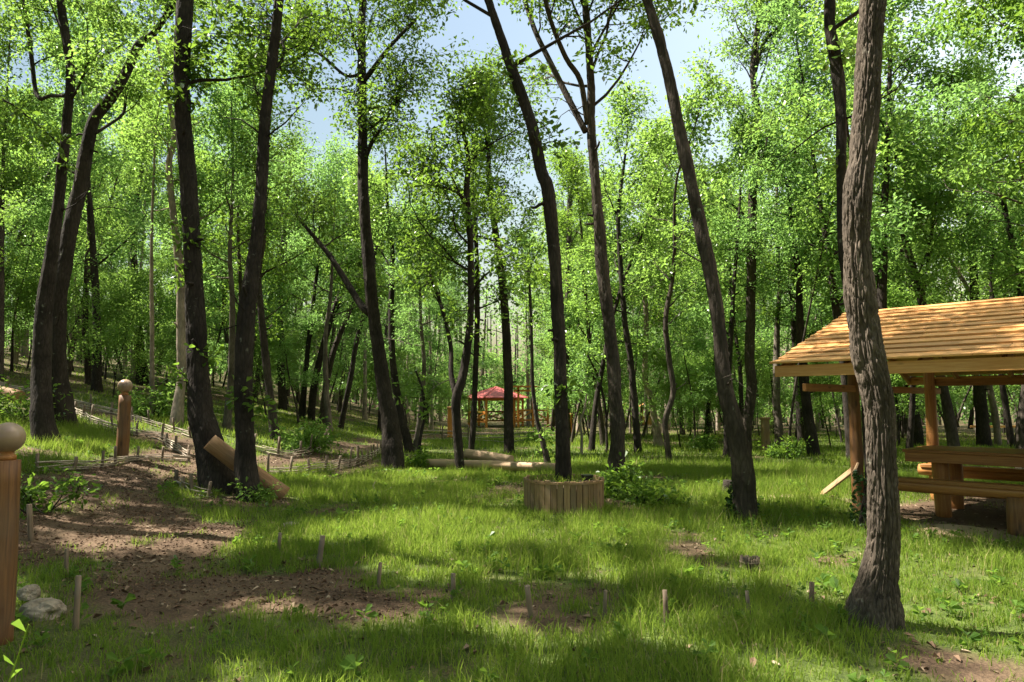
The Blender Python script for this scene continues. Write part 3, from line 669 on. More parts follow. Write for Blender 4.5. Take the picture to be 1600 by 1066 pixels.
TC = [('dark slim trunk just right of the straight oak by the fence end', [(642, 707, 14), (634, 680, 13), (626, 650, 12), (618, 600, 11), (612, 540, 10), (612, 440, 9)], 'bark', 51, 10),
      ('slim straight stem in front of the gazebo posts', [(735, 710, 9), (740, 660, 9), (743, 585, 9), (746, 470, 8), (744, 380, 7), (738, 300, 6)], 'bark', 53, 10.5),
      ('thin double-stemmed trunk hidden behind the planter oak', [(887, 690, 12), (885, 640, 11), (884, 553, 11), (887, 470, 10), (890, 328, 9), (893, 260, 8)], 'bark_mid', 55, 12),
      ('slim dark trunk right of the sunlit rough oak', [(998, 708, 12), (993, 650, 11), (985, 560, 10), (976, 500, 9), (970, 420, 8), (966, 340, 7)], 'bark', 57, 11),
      ('twisted pale-barked trunk with a swollen brown foot amid the grass', [(1030, 697, 17), (1025, 672, 12), (1017, 622, 10), (1008, 590, 9), (1010, 500, 8), (1004, 420, 7)], 'bark_pale', 59, 10),
      ('S-shaped slim oak with a crooked lower stem in the middle of the grass', [(1047, 722, 9), (1042, 690, 9), (1040, 655, 9), (1052, 612, 9), (1045, 560, 9), (1040, 500, 8), (1050, 440, 7)], 'bark_mid', 61, 9),
      ('leaning two-legged dark trunk seen under the eave of the shelter', [(1272, 713, 19), (1264, 660, 16), (1257, 600, 14), (1250, 520, 12), (1248, 430, 10)], 'bark', 63, 11),
      ('slim dark trunk in shade left of the one under the eave', [(1254, 692, 12), (1249, 640, 11), (1246, 600, 10), (1240, 500, 9), (1238, 420, 8)], 'bark', 65, 10),
      ('mid-size trunk seen through the shelter left of its back post', [(1436, 697, 17), (1430, 650, 15), (1422, 590, 14), (1425, 480, 12), (1420, 400, 11), (1416, 330, 9)], 'bark', 67, 12.5),
      ('curved dark trunk rising behind the shelter ridge near the thick oak', [(1392, 690, 14), (1394, 600, 12), (1397, 480, 11), (1408, 413, 10), (1414, 370, 10), (1420, 328, 9), (1424, 250, 8)], 'bark_mid', 69, 12),
      ('stout dark trunk seen through the open shelter above the table', [(1537, 698, 20), (1534, 650, 18), (1530, 600, 17), (1524, 480, 14), (1520, 410, 12), (1515, 330, 11)], 'bark', 71, 13),
      ('pale tilted trunk seen through the shelter right of the stout one', [(1560, 696, 10), (1555, 650, 10), (1545, 600, 9), (1532, 520, 8)], 'bark_pale', 73, 11),
      ('thin dark trunk seen through the shelter close to the picture edge', [(1582, 704, 9), (1574, 650, 9), (1566, 600, 8), (1556, 520, 7)], 'bark', 75, 11),
      ('reddish slim trunk by the bright shrub at the path bend', [(430, 687, 16), (425, 640, 13), (416, 570, 12), (408, 490, 11), (404, 430, 9)], 'bark_mid', 77, 11.5),
      ('dark trunk leaning right above the path bend', [(486, 657, 11), (490, 610, 11), (500, 560, 10), (513, 511, 10), (532, 458, 9), (548, 400, 7)], 'bark', 79, 10.5),
      ('slim brown stem leaning right beside the dark leaning trunk', [(502, 662, 11), (508, 615, 10), (518, 560, 9), (532, 520, 8), (545, 490, 7)], 'bark_mid', 81, 9.5),
      ('thin dark trunk leaning right where the path climbs', [(531, 670, 9), (540, 630, 8), (548, 590, 8), (556, 540, 7), (566, 500, 6)], 'bark', 83, 9.5),
      ('thin pale-lit trunk standing on the slope left of the lamp post', [(139, 602, 10), (136, 560, 9), (133, 500, 9), (136, 420, 8), (140, 350, 7)], 'bark_mid', 85, 11.5),
      ('stout dark trunk on the slope right of the lamp post', [(224, 602, 17), (219, 560, 15), (214, 500, 13), (210, 430, 11), (208, 360, 9)], 'bark', 87, 12.5),
      ('dark slim trunk right behind the slimmer twin oak', [(442, 640, 13), (440, 590, 12), (436, 520, 12), (440, 440, 11), (446, 350, 9), (450, 280, 8)], 'bark', 89, 12.5)]
for i, (lab, pts, mt, sd, H) in enumerate(TC):
    traced_tree('woodland_tree', lab, pts, H, 3.6 if i % 3 else 4.6, 11, 2.1, mat=mt, leaf=('leaf_bright', 'leaf_oak', 'leaf_bright')[i % 3], n=16, step=0.14, seed=sd, amp=0.01, k=40,
                ncl=8, nsec=4, m=13, size=0.120, spread=0.27, root=0.2)

# --- trees standing outside the frame that shade the foreground
for i, (x, y, H, z0, npr, L, lab) in enumerate([(-11.6, 7.4, 12, 4.3, 18, 3.2, 'oak outside the picture on the left, up the bank'), (-11.9, 10.9, 12, 4.3, 16, 3.0, 'oak just outside the left edge, behind the bank'),
        (-8.9, 4.9, 11, 4.3, 20, 3.1, 'oak outside the picture on the left, beside the path'), (-6.9, 4.6, 14.5, 9.3, 4, 2.1, 'tall oak outside the picture on the left, nearest to the path'), (-8.4, 8.0, 14.5, 9.6, 4, 2.2, 'tall oak outside the picture on the left, further up the bank')]):
    g = np.random.default_rng(200 + i); b = np.array([x, y, float(hz(x, y))])
    T = smooth_path(np.array([[x, y, b[2] - .1, .2], [x + g.normal() * .15, y + g.normal() * .15, b[2] + 3, .15], [x + g.normal() * .4, y + g.normal() * .4, b[2] + 7, .12], [x + g.normal() * .7, y + g.normal() * .7, b[2] + H, .03]]), 0.2)
    t = empty('oak_tree', b, lab, 'tree'); w = MB(); tube(w, T[:, :3], T[:, 3], 20, True, bark_disp(.012, 50, i, .4)); C = []
    grow(w, T[:, :3], T[:, 3], b[2] + z0, g, npr, L, 6, 8, clus=C, jit=.85); w.build('trunk', M['bark'], t, True, b)
    lv = MB(); leaf_clusters(lv, np.vstack(C), 17, 0.16, 0.19, 'kite', g); lv.build('crown', M['leaf_oak'], t, False, b)

# --- woodland behind: a few grown trees, copied one by one
protos = []
def proto(seed, H, z0, nprim, L, mat, leaf, r, size, m, ncl=8, nsec=4, lean=0.5, elev=(15, 65), spread=0.27, fork=False):
    g = np.random.default_rng(seed); P = [[0, 0, -0.2, r * 1.25]]; x = y = 0; dx, dy = g.normal(size=2) * lean * 0.12
    for k in range(1, 9):
        dx += g.normal() * 0.05 * lean; dy += g.normal() * 0.05 * lean; x += dx * H / 8; y += dy * H / 8; P.append([x, y, H * k / 8, r * (1 - 0.85 * k / 8)])
    T = smooth_path(np.array(P), 0.25); w = MB(); tube(w, T[:, :3], T[:, 3], 10, True, bark_disp(.006, 30, seed, .3)); C = []
    grow(w, T[:, :3], T[:, 3], z0, g, nprim, L, nsec, ncl, elev, twig=False, clus=C, nside=4, jit=1.7)
    lv = MB(); leaf_clusters(lv, np.vstack(C), m, size, spread, 'kite', g, up=0.6)
    a, b = w.mesh('trunk'), lv.mesh('crown', False); a.materials.append(M[mat]); b.materials.append(M[leaf]); return a, b
tall = [proto(300, 12, 3.8, 15, 2.5, 'bark', 'leaf_far', .15, .128, 15), proto(301, 12, 3.2, 15, 2.3, 'bark_mid', 'leaf_bright', .12, .128, 15),
        proto(302, 12, 4.6, 14, 2.5, 'bark_far', 'leaf_far', .14, .128, 15, lean=.9), proto(303, 12, 2.8, 16, 2.1, 'bark', 'leaf_bright', .10, .128, 15, lean=1.1),
        proto(304, 12, 3.4, 15, 2.4, 'bark_mid', 'leaf_oak', .12, .128, 15, lean=.8)]
pine = [proto(310, 13, 6.5, 14, 1.9, 'bark_pale', 'leaf_far', .14, .14, 15, lean=.2), proto(311, 13, 7.5, 13, 1.7, 'bark_pale', 'leaf_bright', .12, .14, 15, lean=.2)]
pole = [proto(330, 10, 4.2, 8, 1.4, 'bark_mid', 'leaf_bright', .055, .11, 14, lean=1.4), proto(331, 10, 3.4, 8, 1.3, 'bark', 'leaf_far', .045, .11, 14, lean=1.7), proto(332, 10, 5.0, 7, 1.3, 'bark_pale', 'leaf_bright', .06, .11, 14, lean=1.0)]
low = [proto(320, 4.2, 0.9, 12, 1.5, 'bark', 'leaf_bright', .035, .088, 16, elev=(5, 40), lean=1.5, spread=.17), proto(321, 5.2, 1.4, 13, 1.8, 'bark_mid', 'leaf_far', .045, .09, 16, elev=(0, 40), lean=1.5, spread=.17),
       proto(322, 3.4, 0.6, 11, 1.2, 'bark', 'leaf_bright', .025, .085, 16, elev=(5, 50), lean=1.2, spread=.15)]
def plant(name, pr, x, y, sc, label, group, rz):
    t = bpy.data.objects.new(name, None); COL.objects.link(t); t.location = (x, y, float(hz(x, y))); t.rotation_euler = (0, 0, rz); t.scale = (sc[0], sc[0], sc[1]); t.empty_display_size = .2
    tag(t, label, 'tree', group)
    for nm, me in zip(('trunk', 'crown'), pr):
        o = bpy.data.objects.new(nm, me); COL.objects.link(o); o.parent = t
def sky_cap(px):
    """the canopy opens over the middle of the clearing"""
    c = 13.2
    for a, b, h in ((585, 60, 8.6), (640, 75, 7.4), (1015, 70, 9.3), (930, 60, 10.5), (1250, 40, 10.5)):
        c = min(c, h + max(0, abs(px - a) - b) * 0.06)
    return c
g = np.random.default_rng(77); placed = []
def try_place(x, y, mind):
    for (a, b) in placed:
        if (a - x) ** 2 + (b - y) ** 2 < mind * mind: return False
    placed.append((x, y)); return True
cnt = {'tall': 0, 'pine': 0, 'low': 0}; guard = 0; spots = []; spots = []
while cnt['tall'] < 215 and guard < 20000:
    guard += 1; d = math.sqrt(g.uniform(14.5 ** 2, 52 ** 2)); a = g.uniform(-0.82, 0.82); x, y = d * math.sin(a), d * math.cos(a); px = 800 + FPX * x / y
    if y < 19 and -7 < x < 8.5: continue
    if y < 11.5: continue
    if float(min(poly_dist(np.array(x), np.array(y), t) for t in TRAILS)) < 0.5: continue
    if 690 < px < 860 and y < 47 : continue
    e_, s_ = (x - SH0[0]) * EV[0] + (y - SH0[1]) * EV[1], (x - SH0[0]) * GV[0] + (y - SH0[1]) * GV[1]
    if -1.5 < e_ < 8 and -2 < s_ < 7.5: continue
    if x < -0.35 * y and d < 25 and g.random() < .55: continue
    if not try_place(x, y, .8 if cnt['tall'] >= 140 else 1.5 if d > 24 else 2.0): continue
    hcap = sky_cap(px) * (1 + max(0, d - 22) * 0.022); s = min(g.uniform(0.8, 1.12), hcap / 12)
    zi = 0 if x < -0.32 * y else 2 if x > 0.36 * y else 1
    pool = pole if cnt['tall'] >= 140 else tall if d < 34 or g.random() < 0.4 else pine
    spots.append((zi, d < 27, px, pool[g.integers(len(pool))], x, y, (s * g.uniform(.85, 1.1), s), g.uniform(0, 6.28))); cnt['tall'] += 1
for (x, y, s, pi) in ((10.6, 14.4, 1.12, 1), (13.2, 15.4, 1.16, 3), (9.2, 17.2, 1.1, 0), (12.0, 18.6, 1.15, 1), (14.6, 18.0, 1.1, 2), (11.4, 12.6, 1.1, 4)):
    spots.append((2, True, 800 + FPX * x / y, tall[pi], x, y, (s, s), g.uniform(0, 6.28))); placed.append((x, y))
for k, (x, y) in enumerate(((-3.2, -4.6), (1.2, -3.8), (5.2, -2.6), (8.4, 0.4), (10.6, 4.6), (3.0, -8.0), (-7.6, -2.4), (-1.6, -9.0), (7.6, -6.6), (12.0, 0.0), (-11.8, 1.0))):
    plant('woodland_tree', tall[k % 5], x, y, (1.15, 1.1), 'woodland tree outside the picture, around and behind the viewer', 'woodland trees behind the viewer', k * 1.3)
ZN = ('on the hillside at the left', 'beyond the far end of the clearing', 'behind the shelter at the right'); ZG = ('on the hillside', 'beyond the clearing', 'behind the shelter')
def nth_word(k): return f"{k}{'th' if 10 <= k % 100 <= 20 else {1: 'st', 2: 'nd', 3: 'rd'}.get(k % 10, 'th')}"
for zi in range(3):
    for near in (True, False):
        grp = sorted((q for q in spots if q[0] == zi and q[1] == near), key=lambda q: q[2])
        for k, q in enumerate(grp):
            lab = f"nearer woodland tree {ZN[zi]}, {nth_word(k + 1)} from the left of those" if near else f"slim tree deep in the wood {ZN[zi]}"
            plant('woodland_tree', q[3], q[4], q[5], q[6], lab, 'woodland trees ' + ZG[zi], q[7])
for (px, yy, s_) in ((738, 38, .45), (690, 33, .7), (870, 36, .8), (760, 52, 1.1), (800, 53, 1.2), (840, 50, 1.1), (720, 52, 1.0)):
    x = (px - 800) / FPX * yy; placed.append((x, yy)); plant('sapling', low[int(g.integers(3))], x, yy, (s_, s_), 'leafy sapling of the undergrowth beyond the clearing', 'undergrowth saplings beyond the clearing', g.uniform(0, 6.28))
guard = 0
while cnt['low'] < 120 and guard < 20000:
    guard += 1; d = math.sqrt(g.uniform(19 ** 2, 46 ** 2)); a = g.uniform(-0.8, 0.8); x, y = d * math.sin(a), d * math.cos(a); px = 800 + FPX * x / y
    if y < 23 and -7 < x < 12: continue
    if 680 < px < 880 : continue
    if float(min(poly_dist(np.array(x), np.array(y), t) for t in TRAILS)) < 0.9: continue
    if x < -0.3 * y and d < 25: continue
    if not try_place(x, y, 1.0): continue
    s = g.uniform(0.7, 1.2); zone = ('leafy sapling of the undergrowth on the hillside at the left' if x < -0.32 * y else 'leafy sapling of the undergrowth behind the shelter' if x > 0.36 * y else 'leafy sapling of the undergrowth beyond the clearing')
    plant('sapling', low[g.integers(3)], x, y, (s, s), zone, 'undergrowth saplings ' + ('on the hillside' if x < -0.32 * y else 'behind the shelter' if x > 0.36 * y else 'beyond the clearing'), g.uniform(0, 6.28)); cnt['low'] += 1

# --- the far wood, which reads as one mass
g = np.random.default_rng(91); wood = MB(); N = 420
d = g.uniform(52, 95, N); a = g.uniform(-0.95, 0.95, N); x, y = d * np.sin(a), d * np.cos(a); A = np.stack([x, y, hz(x, y) - .3], 1)
B = A + np.stack([g.normal(size=N) * .5, g.normal(size=N) * .5, g.uniform(9, 14, N)], 1); many_sticks(wood, A, B, g.uniform(.09, .2, N), 0.05, 6)
fw = wood.build('far_trunks', M['bark_far']); fw['kind'] = 'stuff'; tag(fw, 'pale thin trunks of the far wood behind everything', 'wood')
N = 9000; d = g.uniform(46, 98, N); a = g.uniform(-1.0, 1.0, N); x, y = d * np.sin(a), d * np.cos(a)
zz = g.uniform(0, 1, N); low_gap = np.where(g.random(N) < .5, 0.4 + zz * 3.4, 2.5 + zz * 11)
lv = MB(); leaf_clusters(lv, np.stack([x, y, hz(x, y) + low_gap], 1), 15, .34, 1.2, 'kite', g, up=.5)
fl = lv.build('far_foliage', M['leaf_far'], None, False); fl['kind'] = 'stuff'; tag(fl, 'pale green foliage of the far wood behind everything', 'wood')

# ------------------------------------------------------------------ timber helpers
def plank(name, a, b, w, t, mat, parent, up=(0, 0, 1), bev=0.005, label=None, rough=0.0):
    """a board from a to b, w wide across 'side', t thick along 'up'"""
    a, b = V(a), V(b); X_ = (b - a); L = X_.length; X_.normalize(); U = Vector(up); U = (U - X_ * U.dot(X_)).normalized(); Yv = U.cross(X_)
    bm = bmesh.new(); bmesh.ops.create_cube(bm, size=1)
    for v_ in bm.verts: v_.co = Vector((v_.co.x * L, v_.co.y * w, v_.co.z * t))
    if bev: bmesh.ops.bevel(bm, geom=bm.edges[:], offset=min(bev, t * .3, w * .3), segments=1, affect='EDGES')
    if rough:
        for v_ in bm.verts: v_.co += Vector((random.uniform(-1, 1), random.uniform(-1, 1), random.uniform(-1, 1))) * rough
    me = bpy.data.meshes.new(name); bm.to_mesh(me); bm.free(); me.materials.append(M[mat])
    o = bpy.data.objects.new(name, me); COL.objects.link(o)
    mw = Matrix((X_, Yv, U)).transposed().to_4x4(); mw.translation = (a + b) / 2
    o.location, o.rotation_euler = mw.translation, mw.to_euler()
    if parent is not None: adopt(o, parent)
    return o
def log(name, a, b, r, mat, parent=None, n=16, wob=0.06, r1=None, seed=0, ends=None):
    """a round timber, local X along its length"""
    a, b = V(a), V(b); X_ = b - a; L = X_.length; q = X_.to_track_quat('X', 'Z'); m_ = max(4, int(L / 0.12))
    t = np.linspace(-L / 2, L / 2, m_); P = np.stack([t, (vnoise(t * .9 + seed, 1.5, 0) - .5) * r * wob * 4, (vnoise(t * .9 + seed, 7.5, 0) - .5) * r * wob * 4], 1)
    rr = np.linspace(r, r if r1 is None else r1, m_)
    mb = MB(); tube(mb, P, rr, n, True, lambda th, s, r_: (vnoise(np.cos(th) * 1.5 + seed, np.sin(th) * 1.5, s * 2.2) - .5) * r_ * wob * 3)
    me = mb.mesh(name); me.materials.append(M[mat])
    for p in me.polygons:
        if len(p.vertices) == 3: p.use_smooth = False
    o = bpy.data.objects.new(name, me); COL.objects.link(o); o.location = (a + b) / 2; o.rotation_euler = q.to_euler()
    if parent is not None: adopt(o, parent)
    return o

# ------------------------------------------------------------------ shelter
EAVE_B, EAVE_T, RIDGE_S, RIDGE_Z, RLEN = 1.84, 1.99, 2.88, 2.96, 6.6
zg = lambda e, s: float(hz(*SH(e, s, 0)[:2]))
sh = empty('picnic_shelter', SH(RLEN / 2, RIDGE_S, zg(3, 2.9)), 'open timber picnic shelter with a lapped orange board roof on log posts', 'shelter')
NR = 13
roof_ = part_empty('roof', SH(RLEN / 2, RIDGE_S, EAVE_T), sh)
for side in (0, 1):
    for k in range(NR):
        f0, f1 = k / NR, min(1.0, (k + 1.28) / NR)
        sa, sb = f0 * RIDGE_S, f1 * RIDGE_S; za, zb = EAVE_T + (RIDGE_Z - EAVE_T) * f0, EAVE_T + (RIDGE_Z - EAVE_T) * f1
        sa -= 0.075 if k == 0 else 0
        if side: sa, sb = 2 * RIDGE_S - sa, 2 * RIDGE_S - sb
        cuts = [-0.03 + random.uniform(-.02, .02)]
        if side == 0: cuts += [random.uniform(1.2, 2.6), random.uniform(3.3, 4.8)]
        cuts.append(RLEN + random.uniform(-.02, .02))
        lift = 0.034                                   # the lower edge rides on the board below
        for c0, c1 in zip(cuts[:-1], cuts[1:]):
            sm = (sa + sb) / 2; jz = random.uniform(-.003, .003)
            lo, hi = SH(0, sa, za + lift + jz), SH(0, sb, zb + 0.006 + jz); upv = np.cross(hi - lo, EV) * (1 if side else -1); upv = upv if upv[2] > 0 else -upv
            mid = (lo + hi) / 2
            plank('roof_board', mid + EV * (c0 + .002), mid + EV * (c1 - .002), float(np.linalg.norm(hi - lo)), 0.026, 'pine', roof_, tuple(upv), 0.003)
plank('fascia_board', SH(0.02, -0.002, (EAVE_B + EAVE_T) / 2), SH(RLEN - .02, -0.002, (EAVE_B + EAVE_T) / 2), 0.03, EAVE_T - EAVE_B - .005, 'pine', roof_)
plank('fascia_board', SH(0.02, 2 * RIDGE_S, (EAVE_B + EAVE_T) / 2), SH(RLEN - .02, 2 * RIDGE_S, (EAVE_B + EAVE_T) / 2), 0.03, EAVE_T - EAVE_B - .005, 'pine', roof_)
plank('ridge_beam', SH(0.05, RIDGE_S, RIDGE_Z - .16), SH(RLEN - .05, RIDGE_S, RIDGE_Z - .16), 0.06, 0.14, 'pine_dark', roof_)
for k in range(9):
    e = 0.06 + k * (RLEN - .12) / 8
    for s0, s1 in ((0.03, RIDGE_S - .035), (2 * RIDGE_S - .03, RIDGE_S + .035)):
        plank('rafter', SH(e, s0, EAVE_T - .075), SH(e, s1, RIDGE_Z - .075), 0.05, 0.11, 'pine_dark', roof_)
POSTS = [(0.47, 1.52), (0.88, 3.74), (RLEN - .7, 1.52), (RLEN - .7, 3.9)]
for i, (e, s) in enumerate(POSTS):
    zt = EAVE_T + (RIDGE_Z - EAVE_T) * (s if s < RIDGE_S else 2 * RIDGE_S - s) / RIDGE_S - .14
    log('post', SH(e, s, zg(e, s) - .1), SH(e, s, zt), 0.085, 'post' if i == 0 else 'varnish', sh, 18, 0.10, 0.075, seed=i * 3.1)
plank('tie_beam', SH(0.40, -0.02, 1.70), SH(0.72, 5.0, 1.71), 0.05, 0.10, 'pine_dark', sh)
plank('tie_beam', SH(RLEN - .6, 0.1, 1.74), SH(RLEN - .6, 5.4, 1.74), 0.05, 0.10, 'pine_dark', sh)
plank('long_beam', SH(0.95, 3.80, 1.83), SH(RLEN - .3, 3.95, 1.83), 0.06, 0.11, 'pine_dark', sh)
plank('long_beam', SH(0.3, 1.45, 2.24), SH(RLEN - .3, 1.45, 2.24), 0.06, 0.11, 'pine_dark', sh)

# table and benches under it
def TB_(e, s, z): return SH(e, s, z)
tz = 0.86; tb = empty('picnic_table', SH(2.6, 2.6, zg(2.6, 2.6)), 'long brown varnished timber table under the shelter roof', 'table')
e0, e1 = 0.95, 5.2
for k in range(6):
    s = 1.90 + k * 0.21
    plank('table_board', SH(e0 + random.uniform(-.01, .01), s + .1, tz - .02), SH(e1, s + .1, tz - .02), 0.205, 0.04, 'varnish', tb, (0, 0, 1), 0.006)
for s in (1.90, 3.14): plank('apron', SH(e0 + .03, s + .025, tz - .105), SH(e1 - .03, s + .025, tz - .105), 0.045, 0.125, 'varnish', tb)
plank('apron', SH(e0 + .05, 1.96, tz - .105), SH(e0 + .05, 3.12, tz - .105), 0.04, 0.12, 'varnish', tb)
for e in (1.35, 3.0, 4.7):
    for s in (2.15, 2.9): log('leg', SH(e, s, zg(e, s) - .05), SH(e, s, tz - .045), 0.10, 'varnish', tb, 14, 0.08, seed=e + s)
    plank('cross_beam', SH(e, 1.95, tz - .11), SH(e, 3.1, tz - .11), 0.07, 0.09, 'varnish', tb)
for nm, s, lab in (('bench', 1.16, 'half-log bench on stout log legs in front of the varnished table'), ('bench', 3.62, 'log bench in shade on the far side of the varnished table')):
    be = empty(nm, SH(2.8, s, zg(2.8, s)), lab, 'bench')
    log('seat', SH(0.70, s, 0.45), SH(5.3, s, 0.45), 0.085, 'varnish', be, 16, 0.08, seed=s)
    plank('seat_top', SH(0.74, s, 0.515), SH(5.26, s, 0.515), 0.21, 0.05, 'varnish', be)
    for e in (0.98, 2.34, 3.7, 5.0): log('leg', SH(e, s, zg(e, s) - .06), SH(e, s, 0.40), 0.115, 'post' if s < 2 else 'varnish', be, 14, 0.08, seed=e)
# plank leaning on the post
pb = SH(0.58, 1.52, 0) + np.array([-.1, 0, 0]); lo = gnd(1283, 776)
pl = plank('leaning_plank', lo + np.array([0, 0, .03]), np.array([4.80, 9.62, 0.62]), 0.13, 0.03, 'old_board', None, (-.6, -.6, .5)); tag(pl, 'weathered plank leaning against the front left post of the shelter', 'plank')

# ------------------------------------------------------------------ planter with tree, pot
pc = gnd(881, 796); PR = 0.55; pc = np.array([pc[0], pc[1], float(hz(pc[0], pc[1]))])
pt = empty('round_planter', pc, 'round planter of upright weathered boards built around the curving oak', 'planter')
NB = 40
for k in range(NB):
    a = k * 2 * math.pi / NB; c = pc + np.array([math.cos(a) * PR, math.sin(a) * PR, 0]); h = 0.44 + random.uniform(-.012, .012)
    plank('board', c + np.array([0, 0, -.06]), c + np.array([0, 0, h]), 2 * math.pi * PR / NB - .006, 0.022, 'old_board', pt, (math.cos(a), math.sin(a), 0), 0.003, rough=.0015)
for zz_, rr in ((0.40, PR + .016), (0.10, PR - .016)):
    mb = MB(); a = np.linspace(0, 2 * np.pi, 65)[:-1]; n_ = 64
    ring = lambda r_, z_: np.stack([np.cos(a) * r_, np.sin(a) * r_, np.full(64, z_)], 1)
    mb.add(np.vstack([ring(rr + .004, zz_), ring(rr + .004, zz_ + .028), ring(rr - .004, zz_ + .028), ring(rr - .004, zz_)]),
           np.vstack([np.stack([s * 64 + np.arange(64), s * 64 + (np.arange(64) + 1) % 64, ((s + 1) % 4) * 64 + (np.arange(64) + 1) % 64, ((s + 1) % 4) * 64 + np.arange(64)], 1) for s in range(4)]))
    o = mb.build('hoop', M['old_board'], None, False); o.location = V(pc); adopt(o, pt)
mb = MB(); a = np.linspace(0, 2 * np.pi, 41)[:-1]; rs = np.linspace(0.02, PR - .014, 9)
vv = np.concatenate([np.stack([np.cos(a) * r_, np.sin(a) * r_, 0.34 + 0.07 * (1 - r_ / PR) + (vnoise(np.cos(a) * r_ * 9, np.sin(a) * r_ * 9, 1.) - .5) * .05], 1) for r_ in rs])
mb.add(vv, np.vstack([np.stack([r_ * 40 + np.arange(40), r_ * 40 + (np.arange(40) + 1) % 40, (r_ + 1) * 40 + (np.arange(40) + 1) % 40, (r_ + 1) * 40 + np.arange(40)], 1) for r_ in range(8)]))
o = mb.build('soil', M['soil'], None); o.location = V(pc); adopt(o, pt)
gg = np.random.default_rng(8); a = gg.uniform(0, 6.28, 420); r_ = np.sqrt(gg.random(420)) * (PR - .04); Cc = pc + np.stack([np.cos(a) * r_, np.sin(a) * r_, np.full(420, .38)], 1)
mb = MB(); D = gg.normal(size=(420, 3)) * .6 + np.array([0, 0, 1.0]); add_leaves(mb, Cc, D, .13, 'kite', gg, up=.2, width=.08); mb.build('planter_grass', M['grass'], pt, False, pc)
mb = MB(); pp = pc + np.array([0.30, -0.30, 0.37]); mb_r = [0.001, .062, .075, .082, .084, .078, .070, .001]; mb_z = [0, 0, .08, .135, .14, .14, .10, .10]
tube(mb, np.array([[0, 0, 0]] * 8) + np.array([[0, 0, z_ + i * 1e-4] for i, z_ in enumerate(np.sort(mb_z[:5]))] + [[0, 0, .1405], [0, 0, .1407], [0, 0, .1409]]), [.055, .062, .072, .082, .084, .084, .076, .07], 24, True)
o = mb.build('plant_pot', M['black'], None); o.location = V(pp); tag(o, 'black plastic plant pot sitting on the soil of the round planter', 'pot')

# ------------------------------------------------------------------ little stick basket
bc = gnd(1172, 893); bk = empty('stick_basket', bc, 'tiny tub of upright sticks bound with a twig band, alone in the grass', 'basket')
for k in range(22):
    a = k * 2 * math.pi / 22; rr = 0.072; c = bc + np.array([math.cos(a) * rr, math.sin(a) * rr, 0])
    log('stick', c + np.array([0, 0, -.02]), c + np.array([math.cos(a) * .006, math.sin(a) * .006, .125 + random.uniform(-.012, .012)]), 0.009, 'stick', bk, 6, 0.1, seed=k)
for zz_ in (.035, .085):
    mb = MB(); a = np.linspace(0, 2 * np.pi, 33); P = np.stack([np.cos(a) * .085, np.sin(a) * .085, zz_ + .004 * np.sin(a * 11)], 1); tube(mb, P, .006, 6, False); o = mb.build('band', M['stick'], None); o.location = V(bc); adopt(o, bk)

# ------------------------------------------------------------------ stakes and woven fences
def stake(px, py, h, r, parent=None, lab=None, mat='stick', seed=0, pos=None, lean=.03):
    b = gnd(px, py) if pos is None else pos; dx, dy = random.uniform(-lean, lean), random.uniform(-lean, lean)
    o = log('stake', b + np.array([-dx * .3, -dy * .3, -.08]), b + np.array([dx, dy, h]), r, mat, parent, 10, 0.12, r * .92, seed=seed)
    if lab: tag(o, lab, 'stake', 'stakes along the grass edge')
    return o
nth = ['first', 'second', 'third', 'fourth', 'fifth', 'sixth', 'seventh', 'eighth', 'ninth']
for k, (px, y0, y1, w) in enumerate([(435, 838, 868, 6), (497, 845, 886, 9), (591, 885, 917, 6), (707, 903, 940, 8), (830, 922, 964, 9), (944, 929, 966, 6), (1041, 931, 972, 8), (1170, 930, 962, 6), (1268, 917, 952, 8)]):
    b = gnd(px, y1); s = b[1] / FPX
    stake(px, y1, (y1 - y0) * s * 1.12, w / 2 * s, None, nth[k] + ' short wooden stake from the left in the loose row crossing the grass', seed=k * 2.3)
for k, (px, y0, y1, w, lab) in enumerate([(104, 860, 900, 6, 'thin dark stake in shade left of the path, behind the taller one'), (117, 905, 985, 9, 'dark thick stake in shade right of the pale rocks'), (48, 790, 846, 8, 'dark stake in shade just behind the near lamp post')]):
    b = gnd(px, y1); s = b[1] / FPX; stake(px, y1, (y1 - y0) * s, w / 2 * s, None, lab, seed=k * 5.1 + 1)

